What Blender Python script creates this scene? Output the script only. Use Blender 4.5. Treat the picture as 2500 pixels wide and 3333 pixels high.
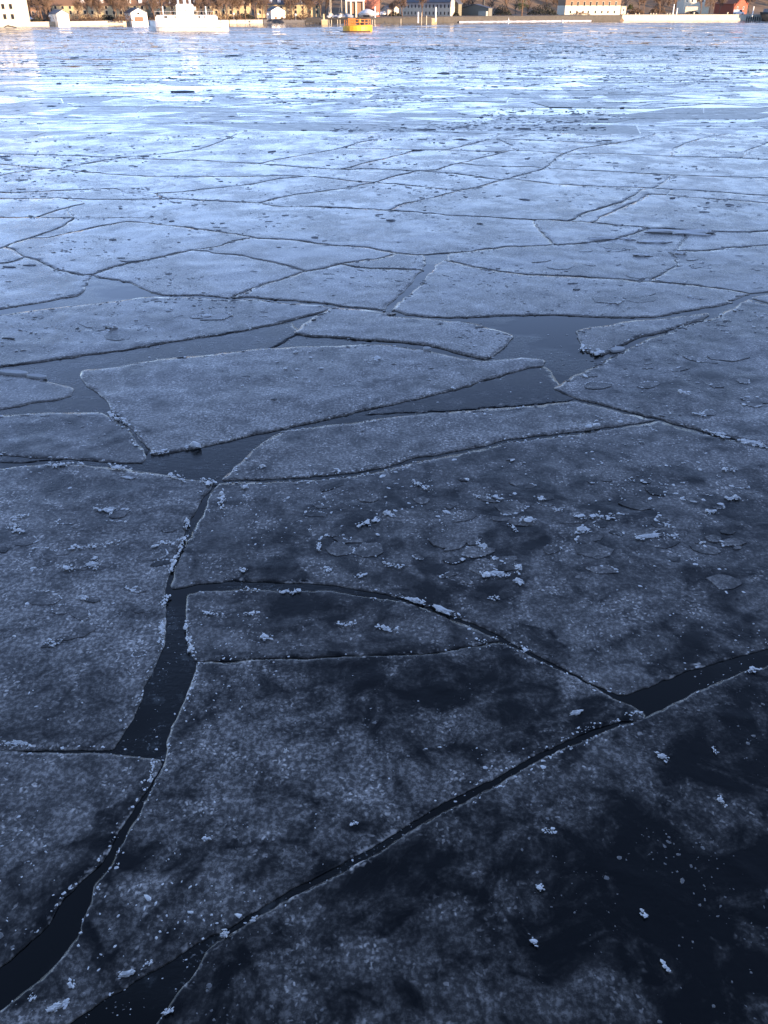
import bpy, bmesh, math, random
import numpy as np
from mathutils import Vector, Matrix
from mathutils.geometry import delaunay_2d_cdt

random.seed(7)
rng = np.random.default_rng(7)
R = math.radians
scene = bpy.context.scene
col = scene.collection
for o in list(bpy.data.objects):
    bpy.data.objects.remove(o)

# ------------------------------------------------------------------ camera
CAM_H = 6.0                     # the photographer stands on a quay, eyes 6 m above the water
PITCH = math.atan(1646.0 / 2774.0)
cam = bpy.data.cameras.new('camera')
cam_ob = bpy.data.objects.new('camera', cam)
col.objects.link(cam_ob)
cam.sensor_fit = 'VERTICAL'
cam.sensor_height = 24.0
cam.lens = 24.0 * 2774.0 / 3333.0
cam.clip_start = 0.1
cam.clip_end = 6000
cam_ob.location = (0, 0, CAM_H)
cam_ob.rotation_euler = (math.pi / 2 - PITCH, 0, 0)
scene.camera = cam_ob

# ------------------------------------------------------------------ sky and sun
SUN_EL = R(5.5)
SUN_AZ = R(130.0)               # clockwise from the view direction (+Y): low, behind on the right
world = bpy.data.worlds.new('World')
scene.world = world
world.use_nodes = True
wn = world.node_tree
bg = wn.nodes['Background']
sky = wn.nodes.new('ShaderNodeTexSky')
sky.sky_type = 'NISHITA'
sky.sun_disc = False
sky.sun_elevation = SUN_EL
sky.sun_rotation = SUN_AZ
sky.altitude = 0
sky.air_density = 0.36
sky.dust_density = 0.0
sky.ozone_density = 0.3
wn.links.new(sky.outputs[0], bg.inputs[0])
bg.inputs[1].default_value = 0.15
sun = bpy.data.lights.new('sun', 'SUN')
sun.energy = 2.6
sun.angle = R(0.5)
sun.color = (1.0, 0.74, 0.44)
sun_ob = bpy.data.objects.new('sun', sun)
col.objects.link(sun_ob)
sd = Vector((math.sin(SUN_AZ) * math.cos(SUN_EL), math.cos(SUN_AZ) * math.cos(SUN_EL), math.sin(SUN_EL)))
sun_ob.rotation_euler = (-sd).to_track_quat('-Z', 'Y').to_euler()
sun_ob.location = sd * 50

vs = scene.view_settings
vs.view_transform = 'Standard'
vs.look = 'None'
vs.gamma = 1.0
vs.use_curve_mapping = False
vs.exposure = 2.2
vs.use_white_balance = True
vs.white_balance_temperature = 6400
vs.white_balance_tint = 22
scene.cycles.max_bounces = 6
scene.cycles.use_denoising = True

# ------------------------------------------------------------------ helpers
CP, SP_ = math.cos(PITCH), math.sin(PITCH)

def ray(x, y):
    u = (x - 1250.0) / 2774.0
    v = (1666.5 - y) / 2774.0
    return Vector((u, CP + v * SP_, -SP_ + v * CP))

def g(x, y, z=0.0):
    """point of the horizontal plane z seen at photograph point (x, y)"""
    d = ray(x, y)
    t = (z - CAM_H) / d.z
    return Vector((d.x * t, d.y * t, z))

def at(x, y, Y):
    """point of the upright plane at depth Y seen at photograph point (x, y)"""
    d = ray(x, y)
    t = Y / d.y
    return Vector((d.x * t, Y, CAM_H + d.z * t))

def to_photo(X, Y, Z=0.0):
    w = Y * CP - (Z - CAM_H) * SP_
    v = (Y * SP_ + (Z - CAM_H) * CP) / w
    return 1250.0 + 2774.0 * X / w, 1666.5 - 2774.0 * v

def tag(o, label=None, cat=None, group=None, kind=None):
    if label: o['label'] = label
    if cat: o['category'] = cat
    if group: o['group'] = group
    if kind: o['kind'] = kind
    return o

def mesh_obj(name, verts, faces, mat=None, parent=None, smooth=False):
    me = bpy.data.meshes.new(name)
    me.from_pydata([tuple(v) for v in verts], [], [tuple(f) for f in faces])
    if mat: me.materials.append(mat)
    if smooth:
        me.polygons.foreach_set('use_smooth', [True] * len(me.polygons))
    me.update()
    o = bpy.data.objects.new(name, me)
    col.objects.link(o)
    if parent: o.parent = parent
    return o

def np_mesh_obj(name, V, F, mat=None, parent=None, smooth=False):
    """V (n,3) float array, F (m,3) int triangles"""
    me = bpy.data.meshes.new(name)
    n, m = len(V), len(F)
    k = F.shape[1]
    me.vertices.add(n); me.vertices.foreach_set('co', np.asarray(V, np.float32).ravel())
    me.loops.add(m * k); me.loops.foreach_set('vertex_index', np.asarray(F, np.int32).ravel())
    me.polygons.add(m); me.polygons.foreach_set('loop_start', np.arange(0, m * k, k, dtype=np.int32))
    me.polygons.foreach_set('use_smooth', np.full(m, bool(smooth)))
    me.update(calc_edges=True); me.validate()
    if mat: me.materials.append(mat)
    o = bpy.data.objects.new(name, me)
    col.objects.link(o)
    if parent: o.parent = parent
    return o

def float_attr(o, name, vals):
    a = o.data.attributes.new(name, 'FLOAT', 'POINT')
    a.data.foreach_set('value', np.asarray(vals, np.float32))

def hash2(ix, iy, s):
    h = (ix.astype(np.int64) * 374761393 + iy.astype(np.int64) * 668265263 + s * 974711) & 0x7fffffff
    h = ((h ^ (h >> 13)) * 1274126177) & 0x7fffffff
    h = h ^ (h >> 16)
    return (h & 0xffff) / 65535.0

def vnoise(x, y, s=0):
    x = np.asarray(x, float); y = np.asarray(y, float)
    ix, iy = np.floor(x), np.floor(y)
    fx, fy = x - ix, y - iy
    fx = fx * fx * (3 - 2 * fx); fy = fy * fy * (3 - 2 * fy)
    a = hash2(ix, iy, s); b = hash2(ix + 1, iy, s); c = hash2(ix, iy + 1, s); d = hash2(ix + 1, iy + 1, s)
    return (a * (1 - fx) + b * fx) * (1 - fy) + (c * (1 - fx) + d * fx) * fy   # 0..1

def fbm(x, y, s=0, o=4):
    t, a, n = 0.0, 0.5, 0.0
    x = np.asarray(x, float); y = np.asarray(y, float)
    for i in range(o):
        t = t + a * vnoise(x * 2 ** i, y * 2 ** i, s + i); n += a; a *= 0.5
    return t / n

# ------------------------------------------------------------------ materials
def new_mat(name):
    m = bpy.data.materials.new(name)
    m.use_nodes = True
    nt = m.node_tree
    return m, nt, nt.nodes['Principled BSDF']

class NT:
    def __init__(s, nt): s.nt = nt
    def n(s, t, **kw):
        nd = s.nt.nodes.new(t)
        for k, v in kw.items(): setattr(nd, k, v)
        return nd
    def link(s, a, b): s.nt.links.new(a, b)
    def noise(s, vec, scale, detail=3, rough=0.55, dist=0.0):
        nd = s.n('ShaderNodeTexNoise', noise_dimensions='2D')
        nd.inputs['Scale'].default_value = scale; nd.inputs['Detail'].default_value = detail
        nd.inputs['Roughness'].default_value = rough; nd.inputs['Distortion'].default_value = dist
        if vec is not None: s.link(vec, nd.inputs['Vector'])
        return nd.outputs['Fac']
    def vor(s, vec, scale, feat='F1', out='Distance', rand=1.0):
        nd = s.n('ShaderNodeTexVoronoi', feature=feat, voronoi_dimensions='2D')
        nd.inputs['Scale'].default_value = scale; nd.inputs['Randomness'].default_value = rand
        if vec is not None: s.link(vec, nd.inputs['Vector'])
        return nd.outputs[out]
    def math(s, op, a, b=None, c=None, clamp=False):
        nd = s.n('ShaderNodeMath', operation=op, use_clamp=clamp)
        for i, v in enumerate((a, b, c)):
            if v is None: continue
            if isinstance(v, (int, float)): nd.inputs[i].default_value = v
            else: s.link(v, nd.inputs[i])
        return nd.outputs[0]
    def rng(s, v, a, b, c=0.0, d=1.0, smooth=True):
        nd = s.n('ShaderNodeMapRange', interpolation_type='SMOOTHSTEP' if smooth else 'LINEAR')
        s.link(v, nd.inputs[0])
        for i, k in enumerate((a, b, c, d)): nd.inputs[i + 1].default_value = k
        return nd.outputs[0]
    def mixf(s, f, a, b):
        nd = s.n('ShaderNodeMix', data_type='FLOAT')
        s._set(nd.inputs[0], f); s._set(nd.inputs[2], a); s._set(nd.inputs[3], b)
        return nd.outputs[0]
    def mixc(s, f, a, b):
        nd = s.n('ShaderNodeMix', data_type='RGBA')
        s._set(nd.inputs[0], f); s._set(nd.inputs[6], a); s._set(nd.inputs[7], b)
        return nd.outputs[2]
    def _set(s, inp, v):
        if isinstance(v, (int, float)): inp.default_value = v
        elif isinstance(v, tuple): inp.default_value = v + (1,) if len(v) == 3 else v
        else: s.link(v, inp)
    def attr(s, name):
        nd = s.n('ShaderNodeAttribute'); nd.attribute_name = name
        return nd.outputs['Fac']
    def pos(s): return s.n('ShaderNodeNewGeometry').outputs['Position']
    def vadd(s, a, b):
        nd = s.n('ShaderNodeVectorMath', operation='ADD')
        s.link(a, nd.inputs[0])
        if isinstance(b, tuple): nd.inputs[1].default_value = b
        else: s.link(b, nd.inputs[1])
        return nd.outputs[0]
    def vscale(s, a, k):
        nd = s.n('ShaderNodeVectorMath', operation='MULTIPLY')
        s.link(a, nd.inputs[0]); nd.inputs[1].default_value = k
        return nd.outputs[0]
    def bump(s, h, strength, dist, normal=None):
        nd = s.n('ShaderNodeBump')
        nd.inputs['Strength'].default_value = strength; nd.inputs['Distance'].default_value = dist
        s.link(h, nd.inputs['Height'])
        if normal is not None: s.link(normal, nd.inputs['Normal'])
        return nd.outputs[0]

def ice_material(name, near=True):
    m, nt, p = new_mat(name)
    t = NT(nt)
    oi = t.n('ShaderNodeObjectInfo').outputs['Random']          # every floe has its own grain
    cmb = t.n('ShaderNodeCombineXYZ'); t.link(t.math('MULTIPLY', oi, 37.0), cmb.inputs[0]); t.link(t.math('MULTIPLY', oi, 91.0), cmb.inputs[1])
    P = t.vadd(t.pos(), cmb.outputs[0])
    frost_b = t.attr('frost')
    rim = t.attr('rim')
    # large clear and frosted patches, warped
    warp = t.n('ShaderNodeTexNoise', noise_dimensions='2D'); warp.inputs['Scale'].default_value = 0.9; warp.inputs['Detail'].default_value = 2
    t.link(P, warp.inputs['Vector'])
    Pw = t.vadd(P, t.vscale(warp.outputs['Color'], (0.8, 0.8, 0.0)))
    big = t.noise(Pw, 0.55, 3, 0.6)
    mid = t.noise(Pw, 2.6, 4, 0.65)
    cover = t.math('ADD', t.math('MULTIPLY', big, 0.65), t.math('MULTIPLY', mid, 1.05))
    cover = t.math('ADD', cover, t.math('SUBTRACT', frost_b, 0.5))
    cov = t.rng(cover, 0.32, 1.26)
    rimn = t.rng(t.noise(P, 4.0, 3, 0.75), 0.54, 0.74)
    if near:
        wob = t.n('ShaderNodeTexNoise', noise_dimensions='2D'); wob.inputs['Scale'].default_value = 14.0; wob.inputs['Detail'].default_value = 2
        t.link(P, wob.inputs['Vector'])
        Pv = t.vadd(P, t.vscale(wob.outputs['Color'], (0.08, 0.08, 0.0)))
        fine = t.noise(P, 20.0, 5, 0.72)
        speck = t.rng(fine, 0.42, 0.66)
        vn = t.n('ShaderNodeTexVoronoi', voronoi_dimensions='2D'); vn.inputs['Scale'].default_value = 21.0
        t.link(Pv, vn.inputs['Vector'])
        sep = t.n('ShaderNodeSeparateColor'); t.link(vn.outputs['Color'], sep.inputs[0])
        flower = t.math('MULTIPLY', t.rng(vn.outputs['Distance'], 0.42, 0.12), t.rng(sep.outputs[0], 0.45, 1.0, 0.0, 1.0, False))   # frost flowers, some large, some small
        body = t.math('MULTIPLY', cov, t.math('ADD', 0.24, t.math('MULTIPLY', speck, t.math('ADD', 0.30, t.math('MULTIPLY', oi, 0.34)))))
        clump = t.rng(t.noise(Pw, 2.2, 3, 0.6), 0.40, 0.66)
        body = t.math('ADD', body, t.math('MULTIPLY', t.math('MULTIPLY', t.math('MULTIPLY', flower, clump), t.rng(cover, 0.30, 1.0)), 1.05), clamp=True)
    else:
        body = t.math('MULTIPLY', cov, t.rng(t.noise(P, 1.1, 3, 0.6), 0.30, 0.60, 0.45, 1.0))
    body = t.math('MAXIMUM', body, t.math('MULTIPLY', t.math('MULTIPLY', rim, rimn), 0.95))
    c = t.mixc(body, (0.004, 0.005, 0.006), (0.70, 0.645, 0.59) if near else (0.66, 0.65, 0.63))
    t.link(c, p.inputs['Base Color'])
    if near: ro = t.math('ADD', t.math('ADD', 0.075, t.math('MULTIPLY', body, 0.13)), t.rng(t.math('ADD', big, t.math('MULTIPLY', mid, 0.5)), 0.62, 0.92, 0.16, 0.0))
    else:
        st = t.noise(t.vscale(P, (0.55, 1.5, 1.0)), 0.8, 5, 0.7)
        ro = t.rng(t.math('ADD', t.math('MULTIPLY', frost_b, 0.6), st), 0.66, 1.02, 0.30, 0.08)   # older rough floes and glazed ones
    t.link(ro, p.inputs['Roughness'])
    p.inputs['IOR'].default_value = 1.31
    b_ = t.noise(P, 14.0 if near else 3.0, 3, 0.65)
    t.link(t.bump(b_, 0.16 if near else 0.05, 0.02), p.inputs['Normal'])
    return m

def water_material():
    m, nt, p = new_mat('water')
    t = NT(nt)
    P = t.pos()
    skin = t.noise(t.vscale(P, (1.0, 1.6, 1.0)), 0.30, 3, 0.6)      # where a thin skin of new ice has set
    mask = t.rng(skin, 0.46, 0.58)
    sl = t.rng(t.noise(P, 4.0, 4, 0.7), 0.55, 0.75)
    spk = t.math('MULTIPLY', t.rng(t.noise(P, 30.0, 2, 0.6), 0.62, 0.72), t.rng(t.noise(P, 2.0, 2), 0.48, 0.62))
    f = t.math('MULTIPLY', t.math('ADD', t.math('ADD', t.math('MULTIPLY', sl, 0.35), spk), 0.04), mask, clamp=True)
    t.link(t.mixc(f, (0.002, 0.003, 0.003), (0.14, 0.15, 0.15)), p.inputs['Base Color'])
    t.link(t.mixf(mask, 0.035, 0.16), p.inputs['Roughness'])
    p.inputs['IOR'].default_value = 1.33
    fine = t.noise(t.vscale(P, (1.0, 2.2, 1.0)), 9.0, 3, 0.65)
    t.link(t.bump(t.math('MULTIPLY', fine, t.math('ADD', 0.10, mask)), 0.16, 0.02), p.inputs['Normal'])
    return m

def frost_crumb_material(name, c0, c1, rough):
    m, nt, p = new_mat(name)
    t = NT(nt)
    f = t.noise(t.pos(), 40.0, 3)
    t.link(t.mixc(f, c0, c1), p.inputs['Base Color'])
    p.inputs['Roughness'].default_value = rough
    p.inputs['IOR'].default_value = 1.31
    return m

M_ICE = ice_material('floe_ice')
M_PACK = ice_material('pack_ice', near=False)
M_WATER = water_material()
M_CRUMB = frost_crumb_material('frost_crumbs', (0.66, 0.65, 0.63), (0.92, 0.91, 0.89), 0.6)
M_CHIP = frost_crumb_material('clear_chips', (0.10, 0.10, 0.10), (0.30, 0.29, 0.28), 0.3)

# ------------------------------------------------------------------ water: one sheet
wv = [(-900, -4, 0), (900, -4, 0), (900, 520, 0), (-900, 520, 0)]
water = mesh_obj('water', wv, [(0, 1, 2, 3)], M_WATER)
tag(water, 'dark cold water and thin new ice between the floes', None, None, 'structure')

# ------------------------------------------------------------------ the ice floes
# Crack lines were measured on the photograph in tiles; each is laid on the water plane as a real crack.
TILE = {'A': (0, 430, .5003), 'B': (830, 430, .5003), 'C': (1660, 430, .5003),
        'D': (0, 800, .5003), 'E': (830, 750, .5003), 'F': (1660, 750, .5003),
        'G': (0, 1000, .7535), 'H': (1250, 1000, .7535), 'I': (0, 1700, .7535),
        'J': (1250, 1700, .7535), 'K': (0, 2400, .7535), 'L': (1250, 2400, .7535), 'P': (0, 0, 1.0)}

def T(s):
    """'A 0,1 2,3 B 4,5' -> list of photograph points"""
    out, ox, oy, k = [], 0, 0, 1
    for w in s.split():
        if w in TILE: ox, oy, k = TILE[w]
        else:
            a, b = w.split(',')
            out.append((ox + float(a) * k, oy + float(b) * k))
    return out

def inside(pt, poly):
    x, y = pt; c = False
    j = len(poly) - 1
    for i in range(len(poly)):
        xi, yi = poly[i]; xj, yj = poly[j]
        if (yi > y) != (yj > y) and x < (xj - xi) * (y - yi) / (yj - yi) + xi: c = not c
        j = i
    return c

def nearest(poly, pt):
    best = None
    for i in range(len(poly)):
        a, b = poly[i], poly[(i + 1) % len(poly)]
        dx, dy = b[0] - a[0], b[1] - a[1]
        L = dx * dx + dy * dy
        k = 0 if L == 0 else max(0, min(1, ((pt[0] - a[0]) * dx + (pt[1] - a[1]) * dy) / L))
        q = (a[0] + k * dx, a[1] + k * dy)
        d = (q[0] - pt[0]) ** 2 + ((q[1] - pt[1]) * 2) ** 2
        if best is None or d < best[0]: best = (d, i, k, q)
    return best

def split(poly, pl):
    _, i, ki, qi = nearest(poly, pl[0])
    _, j, kj, qj = nearest(poly, pl[-1])
    if (j, kj) < (i, ki):
        pl = pl[::-1]; i, ki, qi, j, kj, qj = j, kj, qj, i, ki, qi
    mid = list(pl[1:-1])
    inner = poly[i + 1:j + 1]
    outer = poly[j + 1:] + poly[:i + 1]
    return [qi] + inner + [qj] + mid[::-1], [qj] + outer + [qi] + mid

faces = [T('P -400,446 -100,436 120,444 330,430 560,442 800,427 1010,440 1240,430 1490,444 1700,426 1950,438 2200,428 2480,442 2700,431 2900,440 '
           '2900,935 F 1659,403 1570,412 1500,440 1440,462 1480,472 1200,515 1020,548 920,568 700,570 480,562 250,552 0,555 '
           'E 1420,565 1250,570 1100,562 980,545 920,520 835,517 680,500 540,490 420,470 180,450 0,437 '
           'D 1560,338 1480,340 1350,325 1180,322 1050,318 960,298 880,265 820,238 750,222 640,210 590,187 '
           '560,240 540,320 380,345 250,375 0,412 P -400,1040')]

CUTS = [
 'A -800,150 0,208 200,228 400,243 620,265 830,282 1000,290 1660,287 B 210,283 370,287 570,310 760,328 1060,352 1240,372 1330,378',
]
def cut(s):
    pl = T(s)
    # middle of the line by length
    L = [math.dist(pl[i], pl[i + 1]) for i in range(len(pl) - 1)]
    h = sum(L) / 2
    for i, l in enumerate(L):
        if h <= l: break
        h -= l
    k = h / L[i]
    m = (pl[i][0] + (pl[i + 1][0] - pl[i][0]) * k, pl[i][1] + (pl[i + 1][1] - pl[i][1]) * k)
    for n, f in enumerate(faces):
        if inside(m, f):
            a, b = split(f, pl)
            faces[n] = a; faces.append(b)
            return
    print('cut missed', s)

for s in [
 # long cracks running right across, far to near
 'A -800,440 0,435 180,432 400,430 600,437 860,437 1130,432 1280,440 1480,450 1660,460 B 130,482 380,485 620,495 880,508 1040,520 1200,535 1320,543 1480,550 1660,563 C 230,573 500,585 740,605 900,620 1080,632 1290,645 1550,650 1659,642 P 2900,740',
 # inside the far band
 'B 870,505 960,465 1060,445 1220,410 1330,380 1480,350 1580,318 1660,300 C 100,270 220,240 330,145 480,100 740,65 870,35 960,2',
 'A -800,150 0,208 200,228 400,243 620,265 830,282 1000,290 1660,287 B 210,283 370,287 570,310 760,328 1060,352 1240,372 1330,380',
 'A -800,130 0,140 180,145 400,150 620,160 790,166 1000,176 1190,180 1380,188 1659,205 B 110,212 360,233 575,243 700,237 860,240 1050,252 1280,268 1440,288 1610,308',
 'A 370,240 480,215 620,195 790,166',
 'A 790,166 1080,140 1320,108 1590,8',
 'B 30,207 150,175 340,145 510,115 600,92 690,65 830,40 960,20 1040,5',
 'B 555,103 700,107 840,110 1060,115 1240,118 1400,125 1540,128 1659,122 C 150,122 345,128',
 'B 575,243 740,195 830,175 920,155 1020,125 1060,115',
 'B 1060,252 1180,248 1240,225 1340,200 1460,170 1600,135 1640,122',
 'B 1330,205 1460,217 1620,222 C 150,226 225,238',
 'B 770,328 880,295 960,275 1060,252',
 'B 1240,116 1340,92 1480,62 1560,40 1600,12',
 'C -105,43 0,48 300,58 480,68 620,72 735,66',
 'C -95,48 0,80 40,118',
 'A -800,340 0,282 100,262 250,242 300,236',
 'A -800,420 0,392 60,395 300,385 640,372 860,360 960,372 1080,395',
 'A 740,437 860,415 1080,395 1250,380 1400,362 1660,335 B 160,302 330,275',
 'B 10,470 240,410 440,385 640,355 760,330',
 # right of the diagonal
 'C 225,238 440,245 640,255 800,265 960,275 1200,285 1659,298 P 2900,592',
 'C 5,310 100,318 300,340 560,352 760,357 960,368 1250,382 1659,412 P 2900,655',
 'C 330,130 620,138 820,148 1140,160 1300,163 1659,178 P 2900,530',
 'C 1060,158 1050,130 1080,100 1150,68 1300,30 1400,5',
 'C 1500,172 1550,115 1659,75 1850,20',
 'C 400,575 450,545 560,505 700,465 790,425 850,385 880,364',
 'C 530,588 620,540 760,480 850,440 900,405 1030,408 1160,422 1440,442 1659,462 P 2900,690',
 'C 1030,408 1055,374',
 'C 950,366 1000,325 1060,281',
 # middle band
 'A -800,850 0,757 40,745 100,720 200,690 390,625 480,562 420,440',
]: cut(s)
for s in [
 'A -800,557 0,557 200,555 420,558 740,558 970,553 1130,432',
 'A 600,437 560,460 400,500 250,557',
 'A 200,692 300,688 500,645 700,605 830,583 1000,592 1200,620 1430,652 1620,678 B 0,690 240,705 520,737 620,740 750,755 870,785 E 940,155 1060,160 1200,150 1350,140 1600,110 1659,105 F 290,92 450,85 550,75 700,50 830,15 900,-18',
 'A 40,747 D 100,30 160,65 230,85 300,115 370,150 470,175 530,190 590,186 700,150 760,130 1000,80 1160,45 1260,25 1440,0 A 1500,715 1640,682',
 'D -800,180 0,115 110,95 175,70',
 'D 1260,27 1400,45 1560,62 1659,85 E 120,205 230,230 330,265 220,300 130,330 0,370 D 1510,335',
 'E 330,265 460,240 560,215 700,195 800,182 880,160 930,153',
 'E 1100,157 1115,200 1090,255 1060,300 1000,350 980,390 920,450 838,517',
 'E 555,217 700,245 880,250 1092,255',
 'E 1250,150 1240,185 1180,220 1120,290 1060,350 1010,410 960,450 885,518',
 'E 1230,190 1320,210 1440,235 1600,262 F 0,270 100,285 250,292 440,300 640,310 900,332 1100,350 1300,370 1440,388 1570,412',
 'F 905,332 960,290 1060,230 1085,190 1065,140 1110,100 1140,50 1150,0',
 'F 1078,130 1250,130 1659,97 P 2900,780',
 'C 170,570 180,625 240,680 295,732',
]: cut(s)

# water leads among them (photograph points inside the face)
LEADS = [(1345, 925)]

SOLO = {   # floes with open lead or new ice round them
 'south': 'D -800,530 0,450 200,420 560,385 760,355 960,330 1200,335 1480,352 1659,350 E 200,470 420,485 492,506 430,522 380,550 190,592 90,622 0,637 G 1050,103 800,140 560,180 330,212 180,235 0,258 -530,340',
 'trapeze': 'E 492,497 400,555 300,622 235,662 340,682 480,688 700,708 960,725 1140,747 1300,785 1440,825 1500,832 H 510,180 560,120 470,92 400,72 260,56 130,46 0,35 E 920,535 835,530 680,512 540,501',
 'kite': 'G 340,272 500,258 640,228 760,215 900,205 1100,182 1260,172 H 0,160 150,185 300,215 420,235 500,222 600,215 700,228 690,250 620,262 480,298 330,345 150,390 0,425 G 1400,480 1180,530 1000,570 830,608 668,635 600,570 550,520 490,455 450,400 390,350 345,305',
 'tongue': 'F 430,650 470,640 580,625 780,590 930,578 1100,560 1280,535 1310,543 1270,570 1180,600 1060,635 950,670 860,690 790,715 720,740 650,770 600,795 540,800 480,780 470,730 450,700',
 'right': 'H 725,352 800,308 900,255 980,208 1100,155 1200,115 1380,52 F 1340,570 1480,490 1560,448 1659,478 P 2900,1080 2900,1580 H 1659,603 1540,572 1400,537 1250,499 1200,484 1150,474 1050,447 900,411 800,384',
 'corner': 'F 1580,440 1659,418 P 2900,950 2900,1065 F 1659,466',
 'spindle': 'G 952,745 1000,700 1080,625 1170,555 1230,530 1400,510 1659,480 H 150,465 300,450 470,440 620,430 740,415 830,405 900,422 1050,459 1150,484 1175,488 1050,505 850,536 700,552 520,571 450,596 300,621 130,649 0,690 G 1500,715 1400,727 1250,739 1100,746',
 'sliver': 'G -530,280 0,290 80,292 180,315 260,335 320,350 300,385 240,405 150,412 70,430 0,440 -530,480',
 'westmid': 'G -530,500 0,465 150,456 330,452 430,455 490,485 560,545 600,600 640,640 610,672 500,668 300,656 130,646 0,638 -530,640',
 'westbig': 'G -530,720 0,697 100,682 250,675 400,682 560,697 700,717 800,742 925,756 915,790 880,830 850,890 820,930 800,985 780,1030 I 760,130 740,195 722,240 715,300 712,360 718,450 712,520 690,570 650,640 620,700 600,790 560,860 520,930 485,988 370,985 250,980 150,980 0,985 -530,980',
 'main': 'G 955,760 1100,757 1250,754 1400,745 1500,731 1659,703 H 150,662 300,634 450,611 520,586 700,566 850,548 1050,516 1160,498 1192,492 1250,508 1400,548 1540,583 1659,613 P 2900,1600 2900,2020 J 1659,548 1600,566 1500,588 1400,616 1280,652 1150,698 1030,745 900,692 800,636 680,576 560,517 470,467 330,412 200,368 80,330 0,306 I 1500,284 1350,260 1150,254 1000,256 870,262 800,280 748,288 740,275 752,200 778,150 800,80 G 830,990 850,940 885,895 910,830 935,780',
 'tip': 'I 808,312 870,300 1000,293 1120,288 1280,298 1420,296 1659,333 J 0,328 80,346 150,368 330,432 430,474 505,505 400,528 250,556 100,568 0,572 I 1350,580 1110,586 980,598 838,600 820,560 805,480 795,400',
 'centre': 'I 840,606 980,604 1110,592 1350,586 1659,574 J 100,573 250,561 400,533 512,510 680,594 850,676 1000,760 1080,792 1130,822 1120,845 1020,855 900,888 L 820,-5 760,25 640,82 500,160 400,210 260,287 130,362 0,442 K 1550,500 1400,582 1250,672 1100,762 960,838 870,882 770,942 640,1012 500,1092 400,1157 280,1238 100,1330 -530,1560 -530,1500 0,1170 60,1120 160,1050 250,960 330,850 380,720 400,640 470,560 500,500 540,450 600,330 650,225 700,130 I 715,1010 720,960 740,880 790,780 830,680 840,640',
 'southwest': 'K -530,60 0,57 250,66 480,73 690,94 697,120 640,216 560,328 497,430 436,540 360,600 250,720 190,820 100,900 0,985 -530,1230',
 'southeast': 'J 1142,826 1230,787 1330,742 1450,692 1560,647 1659,632 P 2900,2060 2900,3700 350,3700 K 600,1400 670,1238 700,1190 770,1100 850,1010 900,920 962,866 1000,846 1100,796 1250,708 1400,622 1659,482 L 0,480 130,395 300,305 500,193 640,113 830,22 J 940,900 1060,862',
}

def densify(poly, zt):
    """photograph polygon -> ground polygon with natural crack edges"""
    # soften the measured corners a little
    out = []
    n = len(poly)
    for i in range(n):
        a, b, c = poly[i - 1], poly[i], poly[(i + 1) % n]
        out.append((b[0] + (a[0] - b[0]) * .12, b[1] + (a[1] - b[1]) * .12))
        out.append((b[0] + (c[0] - b[0]) * .12, b[1] + (c[1] - b[1]) * .12))
    G = [g(x, y, zt).xy for x, y in out]
    pts = []
    for i in range(len(G)):
        a, b = G[i], G[(i + 1) % len(G)]
        d = max(3.0, min(a.length, b.length))
        st = min(0.35, max(0.03, d * 0.0065))
        k = max(1, int((b - a).length / st))
        for j in range(k): pts.append(a.lerp(b, j / k))
    X = np.array([(p.x, p.y) for p in pts])
    d = np.hypot(X[:, 0], X[:, 1] )
    sc = np.clip(d / 12.0, 0.6, 2.0)
    for f, a, s in ((0.7, .05, 1), (2.2, .035, 5), (7.0, .034, 9), (20., .020, 13)):
        X[:, 0] += (vnoise(X[:, 0] * f, X[:, 1] * f, s) - .5) * 2 * a * sc * .6
        X[:, 1] += (vnoise(X[:, 0] * f + 31, X[:, 1] * f - 17, s + 2) - .5) * 2 * a * sc * .6
    return X

def area(X):
    return 0.5 * np.sum(X[:, 0] * np.roll(X[:, 1], -1) - np.roll(X[:, 0], -1) * X[:, 1])

def normals(X):
    t = np.roll(X, -1, 0) - np.roll(X, 1, 0)
    t /= np.maximum(1e-9, np.hypot(t[:, 0], t[:, 1]))[:, None]
    return np.stack([-t[:, 1], t[:, 0]], 1)     # inward for a counter-clockwise loop

def pip(Q, X):
    c = np.zeros(len(Q), bool)
    j = len(X) - 1
    for i in range(len(X)):
        xi, yi = X[i]; xj, yj = X[j]
        if yi != yj:
            m = ((yi > Q[:, 1]) != (yj > Q[:, 1])) & (Q[:, 0] < (xj - xi) * (Q[:, 1] - yi) / (yj - yi) + xi)
            c ^= m
        j = i
    return c

# places of their own on the ice: clear dark ice (-) and frosted ice (+): photograph x, y, radii, amount
BLOBS = [(2250, 3000, 620, 420, -.14), (1750, 3150, 300, 260, -.08), (2350, 2500, 260, 160, -.12), (1560, 2520, 130, 70, .12), (2000, 2500, 160, 80, .14), (1780, 1690, 260, 110, -.12), (2330, 1690, 300, 90, -.16),
         (1400, 1950, 300, 60, -.18), (1250, 2230, 420, 110, -.14), (1800, 2130, 160, 120, -.10), (980, 2000, 120, 60, -.12),
         (650, 2740, 260, 260, .16), (1150, 2600, 260, 180, .10), (480, 3150, 300, 200, .02), (200, 1950, 300, 200, .12),
         (1900, 1480, 500, 90, .10), (1000, 1230, 200, 60, .08), (600, 1420, 160, 60, .12), (300, 2150, 250, 120, .10),
         (700, 2060, 260, 60, .10), (1900, 2150, 260, 120, .10), (1500, 2650, 260, 140, .02), (1050, 3200, 300, 160, .10),
         (350, 2780, 90, 200, -.1), (250, 930, 150, 30, -.5), (1100, 1250, 300, 40, -.05)]

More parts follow.
